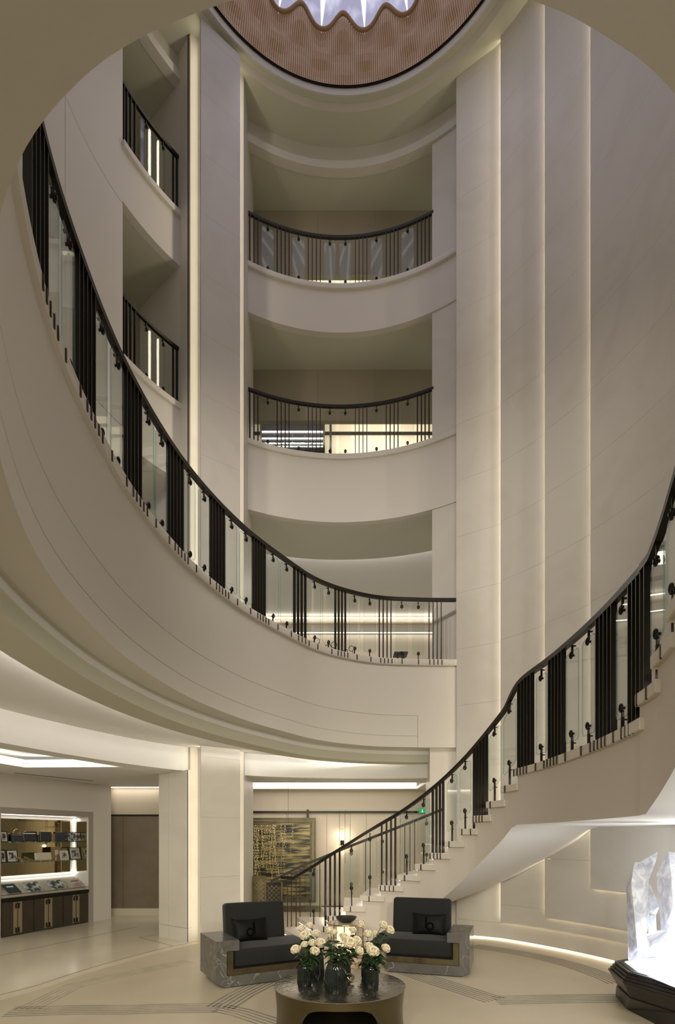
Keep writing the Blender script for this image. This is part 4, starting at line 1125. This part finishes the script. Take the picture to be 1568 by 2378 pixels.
nt.links.new(tc.outputs['Object'], no.inputs['Vector']); nt.links.new(no.outputs['Fac'], rp.inputs['Fac']); nt.links.new(rp.outputs['Color'], b.inputs['Base Color'])
nt.links.new(no.outputs['Fac'], bp.inputs['Height']); nt.links.new(bp.outputs['Normal'], b.inputs['Normal'])
tr = nt.nodes.new('ShaderNodeBsdfTransparent'); tr.inputs[0].default_value = (.92, .94, 1, 1); mx = nt.nodes.new('ShaderNodeMixShader'); mx.inputs[0].default_value = .72
nt.links.new(tr.outputs[0], mx.inputs[1]); nt.links.new(b.outputs[0], mx.inputs[2]); nt.links.new(mx.outputs[0], nt.nodes['Material Output'].inputs[0])
def hull(name, pts, parent, m=CR):
    bm = bmesh.new()
    for p in pts: bm.verts.new(p)
    r = bmesh.ops.convex_hull(bm, input=bm.verts)
    bmesh.ops.delete(bm, geom=[e for e in r['geom_interior'] if isinstance(e, bmesh.types.BMVert)], context='VERTS')
    me = bpy.data.meshes.new(name); bm.to_mesh(me); bm.free(); me.materials.append(m)
    o = bpy.data.objects.new(name, me); COL.objects.link(o); o.parent = parent; return o
def z9(x, y): return (1380 + x / 5.43, 1940 + y / 5.43)
def cpts(lst):
    out = []
    for x, y, d in lst: out.append(at(*z9(x, y), d))
    return out
cr = thing('rock_crystal', 'tall jagged white rock crystal cluster glowing on the dark plinth', 'crystal')
hull('spire', cpts([(505, 340, 5.45), (600, 330, 5.55), (405, 650, 5.5), (690, 545, 5.35), (470, 860, 5.40), (660, 1255, 5.35), (430, 1560, 5.55), (560, 1560, 5.3), (700, 1100, 5.5), (470, 600, 5.25), (620, 500, 5.65), (690, 640, 5.6), (520, 1000, 5.65)]), cr)
hull('spire', cpts([(805, 203, 5.6), (780, 330, 5.55), (690, 560, 5.5), (570, 340, 5.5), (600, 450, 5.7), (740, 360, 5.7)]), cr)
hull('spire', cpts([(700, 600, 5.6), (825, 900, 5.55), (780, 1010, 5.6), (690, 960, 5.5), (760, 850, 5.75), (720, 1010, 5.7)]), cr)
hull('spire', cpts([(690, 1010, 5.6), (780, 1010, 5.6), (790, 1230, 5.6), (680, 1300, 5.5), (700, 1300, 5.75), (770, 1100, 5.75)]), cr)
hull('spire', cpts([(940, 203, 5.3), (1080, 230, 5.3), (785, 500, 5.3), (850, 1000, 5.3), (850, 1260, 5.3), (1150, 1260, 5.2), (1250, 700, 5.3), (1180, 400, 5.45), (980, 560, 5.0), (1000, 900, 5.05), (900, 500, 5.55), (1050, 1200, 5.5)]), cr)
hull('rock_mass', cpts([(430, 1570, 5.5), (640, 1250, 5.35), (790, 1200, 5.3), (940, 1195, 5.25), (1150, 1210, 5.2), (1500, 1300, 5.2), (480, 1620, 5.2), (700, 1790, 4.95), (1050, 1930, 4.8), (1500, 1900, 4.9), (1600, 1500, 5.4), (800, 1500, 4.95), (1100, 1500, 4.85), (800, 1400, 5.7), (1300, 1450, 5.8)]), cr)
hull('rock_facet', cpts([(660, 1270, 5.2), (800, 1230, 5.1), (960, 1210, 5.0), (740, 1370, 4.95), (700, 1420, 5.1), (900, 1330, 4.9), (1000, 1260, 5.3)]), cr)
lamp('POINT', 'crystal_light', (3.25, 5.25, .62), 15, (.94, .96, 1.0), shadow_soft_size=.12)
lamp('POINT', 'crystal_light', (3.7, 5.1, .70), 12, (.94, .96, 1.0), shadow_soft_size=.12)
lamp('AREA', 'plinth_light', (3.45, 5.25, .50), 48, (.93, .96, 1.0), (3.45, 5.25, 3), shape='DISK', size=1.25)

# ---------------------------------------------------------------- display niche at the left
Q0, Q1 = Vector((-5.84, 9.68)), Vector((-4.89, 12.1)); U = (Q1 - Q0).normalized(); M_ = Vector((-U.y, U.x))
def nich(px, o=0):
    k = (px - CX) / F; b0 = Q0 + M_ * o; s = (k * b0.y - b0.x) / (U.x - k * U.y); return b0 + U * s
ZR = math.atan2(U.y, U.x)
def nz(px, py, o=0): return H + (CY - py) / F * nich(px, o).y
def nbox(g, pxa, pxb, oa, ob, z0, z1, mi=0):
    a, b_ = nich(pxa, 0), nich(pxb, 0)
    p = [a + M_ * oa, b_ + M_ * oa, b_ + M_ * ob, a + M_ * ob]; g.prism([tuple(v) for v in p], z0, z1, mi); return g
SHELF = glassy('shelf_glass', (.62, .78, .72), .03, 1.5, .10)
ng = thing('wall_niche_backing', 'x', 'wall'); bpy.data.objects.remove(ng)
nw = struct('wall_niche')
mk('wall_section', nbox(G(), -260, 258, 0, .2, 2.28, 2.88), PLASTER, nw)
mk('wall_section', nbox(G(), 217.5, 258, 0, .2, 0, 2.28), PLASTER, nw)
mk('wall_section', nbox(G(), -260, -4, 0, .2, 0, 2.28), PLASTER, nw)
mk('wall_end', G().prism([tuple(nich(258)), tuple(nich(258) + M_ * .2), tuple(nich(258) * 1.05 + M_ * .2), tuple(nich(258) * 1.05)], 0, 2.88), PLASTER, nw)
FRM = mat('niche_frame_lacquer', (.36, .31, .27), .5)
mk('frame_head', nbox(G(), -4, 217, .01, .45, 2.18, 2.28), FRM, nw); mk('frame_jamb', nbox(G(), 207.5, 217.3, .01, .45, 0, 2.18), FRM, nw); mk('frame_jamb', nbox(G(), -4, 3.2, .01, .45, 0, 2.18), FRM, nw)
wa, wbp = nich(3.2, 0), nich(207.5, 0)
mk('niche_back', nbox(G(), 3, 207.5, .42, .46, .6, 2.18), WHITE, nw)
dcab = thing('display_cabinet', 'built-in bronze cabinet with lit mirrored shelves set in the wall niche', 'cabinet')
def back_box(pxa, pxb, z0, z1, t=.012, o=.40):
    a, b_ = nich(pxa, o), nich(pxb, o); return G().prism([tuple(a), tuple(b_), tuple(b_ + M_ * t), tuple(a + M_ * t)], z0, z1)
mk('mirror', back_box(-10, 163, 1.045, 2.10), MIRROR, dcab)
def side_box(o0, o1, z0, z1, t=.01):
    a = nich(207.5, 0) - U * .002; return G().prism([tuple(a + M_ * o0), tuple(a + M_ * o1), tuple(a + M_ * o1 - U * t), tuple(a + M_ * o0 - U * t)], z0, z1)
mk('side_panel', side_box(.02, .41, .6, 2.18, .006), WHITE, dcab)
mk('mirror', side_box(.06, .33, 1.05, 2.08, .014), MIRROR, dcab)
mk('led_strip', back_box(172, 176, .95, 2.15, .01, .385), LEDSOFT, dcab)
mk('led_strip', back_box(-8, 172, .955, .975, .012, .385), LEDSOFT, dcab)
mk('led_strip', nbox(G(), 4, 205, .33, .36, 2.165, 2.178), LEDSOFT, dcab)
lamp('AREA', 'niche_led', (*(nich(105, .30)), 2.15), 3, NEUT, (*(nich(105, .30)), 0), shape='RECTANGLE', size=.05, size_y=2.2).rotation_euler = (0, 0, ZR - PI / 2)
lamp('AREA', 'niche_led', (*(nich(105, .36)), .99), 2.5, NEUT, (*(nich(105, .36)), 3), shape='RECTANGLE', size=.05, size_y=2.2).rotation_euler = (PI, 0, ZR - PI / 2)
for z in (1.665, 1.30): mk('glass_shelf', nbox(G(), 4, 206.5, .06, .37, z - .009, z), SHELF, dcab)
DESK = mat('linen_desk', (.50, .44, .36), .6)
a, b_ = nich(4, 0), nich(207, 0)
g = G(); vs = [(*(a + M_ * .05), .69), (*(b_ + M_ * .05), .69), (*(b_ + M_ * .385), .93), (*(a + M_ * .385), .93), (*(a + M_ * .05), .66), (*(b_ + M_ * .05), .66), (*(b_ + M_ * .385), .66), (*(a + M_ * .385), .66)]
g.add(vs, [(0, 1, 2, 3), (4, 5, 6, 7), (0, 1, 5, 4), (1, 2, 6, 5), (2, 3, 7, 6), (3, 0, 4, 7)]); mk('sloping_desk', g, DESK, dcab)
mk('counter_edge', nbox(G(), 4, 207, .0, .06, .62, .685), BRONZE, dcab)
mk('rail', nbox(G(), 4, 207, .012, .022, .735, .743), BRONZE, dcab)
mk('cabinet_back', nbox(G(), 4, 207, .06, .30, .02, .62), BRONZE, dcab)
DCM = mat('dark_bronze_door', (.085, .068, .05), .38, .5, noise=((.065, .05, .035), 3, 4, .3, .7)); LTM = mat('pale_bronze_strip', (.36, .30, .19), .35, .5)
for k, (x0, x1, xc) in enumerate(((6.5, 80, 42.5), (81.8, 147.5, 113.7), (149.3, 206.5, 177.8))):
    for s, (u0, u1) in enumerate(((x0, xc - .6), (xc + .6, x1))):
        dr_ = mk('door', nbox(G(), u0, u1, .02, .055, .02, .61), DCM, dcab)
        sw = 9.5 - 1.2 * k; c0_, c1_ = (u1 - sw, u1 - .4) if s == 0 else (u0 + .4, u0 + sw)
        mk('handle_strip', nbox(G(), c0_, c1_, .012, .022, .04, .60), LTM, dr_)
        hx = (u1 - 1.6) if s == 0 else (u0 + 3.6); h2 = hx - 3.4
        for zz, dz in ((.575, -.085), (.06, .085)):
            g = G(); nbox(g, h2, hx, -.012, .0, zz - .006, zz + .006); nbox(g, h2, h2 + 1.1, -.012, .012, min(zz, zz + dz), max(zz, zz + dz)) ; nbox(g, hx - .8, hx, -.012, .012, zz - .006, zz + .006)
            mk('handle', g, BRONZE, dr_)
# things on the shelves
PHO = mat('black_white_photograph', (.03, .03, .03), .3, noise=((.62, .62, .64), 16, 6, .42, .6))
MATB = mat('cream_mount', (.66, .62, .54), .6); DKF = mat('dark_wood_frame', (.035, .028, .022), .3); TAN = mat('tan_leather', (.30, .20, .10), .5); CRM = mat('cream_leather', (.66, .58, .44), .45)
BLK = mat('black_leather', (.02, .02, .022), .4); NAVY = mat('blue_black_cloth', (.03, .038, .05), .5); COPP = mat('copper_satin', (.42, .22, .12), .3, .6)
def prop(name, label, cat, pa, pb, o, z, group):
    a, b_ = nich(pa, o), nich(pb, o); c = (a + b_) / 2
    return thing(name, label, cat, (c.x, c.y, z), ZR, group), (b_ - a).length
def frame(label, pa, pb, h, z, m=DKF, mount=True, lean=.18, o=.2, group='picture frames in the niche'):
    t, w = prop('picture_frame', label, 'picture frame', pa, pb, o, z, group)
    R = Matrix.Rotation(-lean, 4, 'X')          # local x along wall, -y... faces the lounge
    g = G(); e = .016
    for s in (-1, 1): g.box((s * (w / 2 - e / 2), 0, h / 2), (e, .018, h)); g.box((0, 0, h / 2 + s * (h / 2 - e / 2)), (w, .018, e))
    mk('frame', g.xf(R), m, t)
    if mount: mk('mount', G().box((0, .002, h / 2), (w - .03, .008, h - .03)).xf(R), MATB, t)
    k = .66 if mount else .92
    mk('photograph', G().box((0, -.004, h / 2), ((w - .03) * k, .006, (h - .03) * k)).xf(R), PHO, t)
    mk('strut', G().box((0, .04, h * .35), (.03, .004, h * .7)).xf(Matrix.Rotation(.15, 4, 'X')), m, t)
    return t
Z1, Z2 = 1.666, 1.301
frame('dark picture frame with cream mount at the near end of the upper shelf', 2, 19, .20, Z1)
frame('wide dark picture frame at the far end of the upper shelf', 156, 191, .20, Z1, mount=False)
frame('narrow picture frame cut off at the near end of the lower shelf', 2, 15, .23, Z2)
frame('leaning dark picture frame second from the near end of the lower shelf', 17, 43, .23, Z2)
frame('small pale picture frame on the lower shelf beside the tan one', 141, 160, .19, Z2, m=MATB)
frame('dark and cream picture frame at the far end of the lower shelf', 163, 188, .25, Z2)
tf, w = prop('picture_frame', 'tan leather frame holding a small bottle picture on the lower shelf', 'picture frame', 121, 143, .26, Z2, 'picture frames in the niche')
mk('frame', G().box((0, 0, .13), (w, .02, .26)).xf(Matrix.Rotation(-.12, 4, 'X')), TAN, tf); mk('window', G().box((0, -.012, .16), (w * .35, .008, .09)).xf(Matrix.Rotation(-.12, 4, 'X')), CRM, tf)
tb, w = prop('perfume_bottle', 'small perfume bottle with cream cap in front of the tan frame', 'bottle', 126, 134, .14, Z2, None)
mk('bottle_body', G().lathe([(0, 0), (.025, 0), (.03, .03), (.014, .07), (.008, .10), (0, .10)], 14), COPP, tb, smooth=50); mk('cap', G().lathe([(0, .10), (.012, .10), (.012, .13), (0, .13)], 12), CRM, tb, smooth=50)
hb, w = prop('handbag', 'small navy handbag with arched gold handle on the upper shelf', 'handbag', 27, 49, .18, Z1, None)
mk('bag_body', G().box((0, 0, .065), (w, .06, .12)), NAVY, hb, bevel=.008); mk('clasp_bar', G().box((0, 0, .13), (w * 1.03, .065, .014)), GOLD, hb)
mk('handle', G().tube([(w * .38 * math.cos(a), 0, .135 + .10 * math.sin(a)) for a in [PI * i / 12 for i in range(13)]], .006, 6), GOLD, hb, smooth=60)
def clutch(label, pa, pb, h, z, m, mt, o=.2, lean=.15, top=True):
    t, w = prop('clutch_bag', label, 'clutch bag', pa, pb, o, z, 'clutch bags in the niche')
    R = Matrix.Rotation(-lean, 4, 'X'); o_ = mk('bag_body', G().box((0, 0, h / 2 + .012), (w, .045, h)).xf(R), m, t, bevel=.012)
    if top: mk('clasp_bar', G().box((0, 0, h + .012), (w * .96, .03, .010)).xf(R), mt, t)
    g = G()
    for s in (-1, 1): g.box((s * w * .3, -.01, .006), (.02, .09, .012))
    mk('stand', g, mt, t); return t
SIL = mat('silver_metal', (.7, .68, .64), .25, 1)
clutch('black satin clutch bag with silver bar beside the handbag', 54, 84, .15, Z1, BLK, SIL)
clutch('tall black clutch bag on a silver stand on the upper shelf', 92, 119, .19, Z1, BLK, SIL, lean=.05)
clutch('cream clutch bag with rounded corners on the lower shelf', 82, 120, .15, Z2, CRM, SIL, top=False)
bk, w = prop('book', 'dark blue book standing on the upper shelf beside the wide frame', 'book', 130, 150, .2, Z1, 'books in the niche'); mk('cover', G().box((0, 0, .095), (w, .03, .19)), NAVY, bk, bevel=.003); mk('pages', G().box((0, .004, .095), (w * .97, .02, .193)), MATB, bk)
bx, w = prop('jewel_box', 'tan jewel box between the tall clutch and the blue book', 'box', 119, 127.5, .26, Z1, None); mk('box_body', G().box((0, 0, .07), (w, .08, .14)), TAN, bx, bevel=.004); mk('lid', G().box((0, 0, .15), (w * 1.02, .085, .02)), COPP, bx)
bx, w = prop('jewel_box', 'narrow black box between the two black clutch bags', 'box', 86.5, 91, .2, Z1, None); mk('box_body', G().box((0, 0, .07), (w, .05, .14)), BLK, bx, bevel=.004)
def shoe(root, x):
    g = G(); P = [(-.12, .02), (-.10, .016), (-.05, .022), (.0, .04), (.06, .075), (.10, .085)]; vs = []
    for i, (y, z) in enumerate(P):
        w_ = (.012, .032, .038, .026, .026, .022)[i]
        for k in range(8):
            a = 2 * PI * k / 8; vs.append((x + w_ * math.cos(a), y, z + .018 * math.sin(a) * (1 if i else .4)))
    fs = [(i * 8 + k, i * 8 + (k + 1) % 8, i * 8 + 8 + (k + 1) % 8, i * 8 + 8 + k) for i in range(5) for k in range(8)] + [tuple(range(8))[::-1], tuple(40 + k for k in range(8))]
    g.add(vs, fs); g.tube([(x, .095, .075), (x, .10, .0)], [.010, .005], 8); return g
for i, (pa, pb, lb_) in enumerate(((44, 60, 'copper satin high heel shoe, first of the pair on the lower shelf'), (58, 80, 'copper satin high heel shoe beside the cream clutch'))):
    t, w = prop('high_heel_shoe', lb_, 'shoe', pa, pb, .15, Z2, 'copper shoes in the niche'); t.rotation_euler = (0, 0, ZR + 1.0 + .2 * i)
    mk('shoe_body', shoe(t, 0), COPP, t, smooth=60)
# books lying on the sloping desk
sl = math.atan2(.24, .335)
for i, (pa, pb, lb_, m) in enumerate(((6, 44, 'dark grey book lying nearest the jamb on the sloping desk', NAVY), (52, 98, 'book with a black and white building cover on the sloping desk', PHO), (108, 152, 'book with a portrait cover on the sloping desk', PHO), (154, 196, 'pale pink cover book at the far end of the sloping desk', mat('pale_pink_cover', (.55, .45, .42), .35, noise=((.36, .26, .24), 5, 4, .45, .6))))):
    a = nich((pa + pb) / 2, .21)
    t = thing('book', lb_, 'book', (a.x, a.y, .69 + .24 * (.21 - .05) / .335 + .004), ZR, 'books lying on the sloping desk')
    w = (nich(pb, .2) - nich(pa, .2)).length * .8; R = Matrix.Rotation(sl, 4, 'X')
    mk('pages', G().box((0, 0, .012), (w * .97, .25, .020)).xf(R), MATB, t)
    mk('cover', G().box((0, 0, .025), (w, .26, .005)).box((0, 0, .002), (w, .26, .004)).xf(R), m, t)
    mk('title_block', G().box((0, .05, .0285), (w * .5, .03, .001)).xf(R), SIL if i == 0 else DKF, t)

ws = thing('wire_sculpture', 'black looping wire sculpture on the wall of the first gallery', 'sculpture', (at(775, 0, 13.6)[0], 13.6, 6.2))
random.seed(5)
for i in range(9):
    x = -.55 + i * .14; z = .25 + .12 * math.sin(i * 2.1) - i * .03; r = .05 + .03 * random.random()
    mk('loop', G().tube([(x + r * math.cos(a), .01 * math.sin(3 * a), z + r * math.sin(a)) for a in [2 * PI * k / 18 for k in range(18)]], .008, 6, close=True), BRONZE, ws, smooth=60)
    mk('stem', G().tube([(x + r * .5, 0, z - r), (x + .06, 0, z - .25), (x + .02 + .1 * (i % 3), 0, -.3), (x + .05, 0, -.9), (.0, 0, -1.26)], .007, 6), BRONZE, ws, smooth=60)
mk('foot', G().lathe([(0, -1.28), (.25, -1.28), (.25, -1.25), (0, -1.25)], 24), BRONZE, ws, smooth=30)
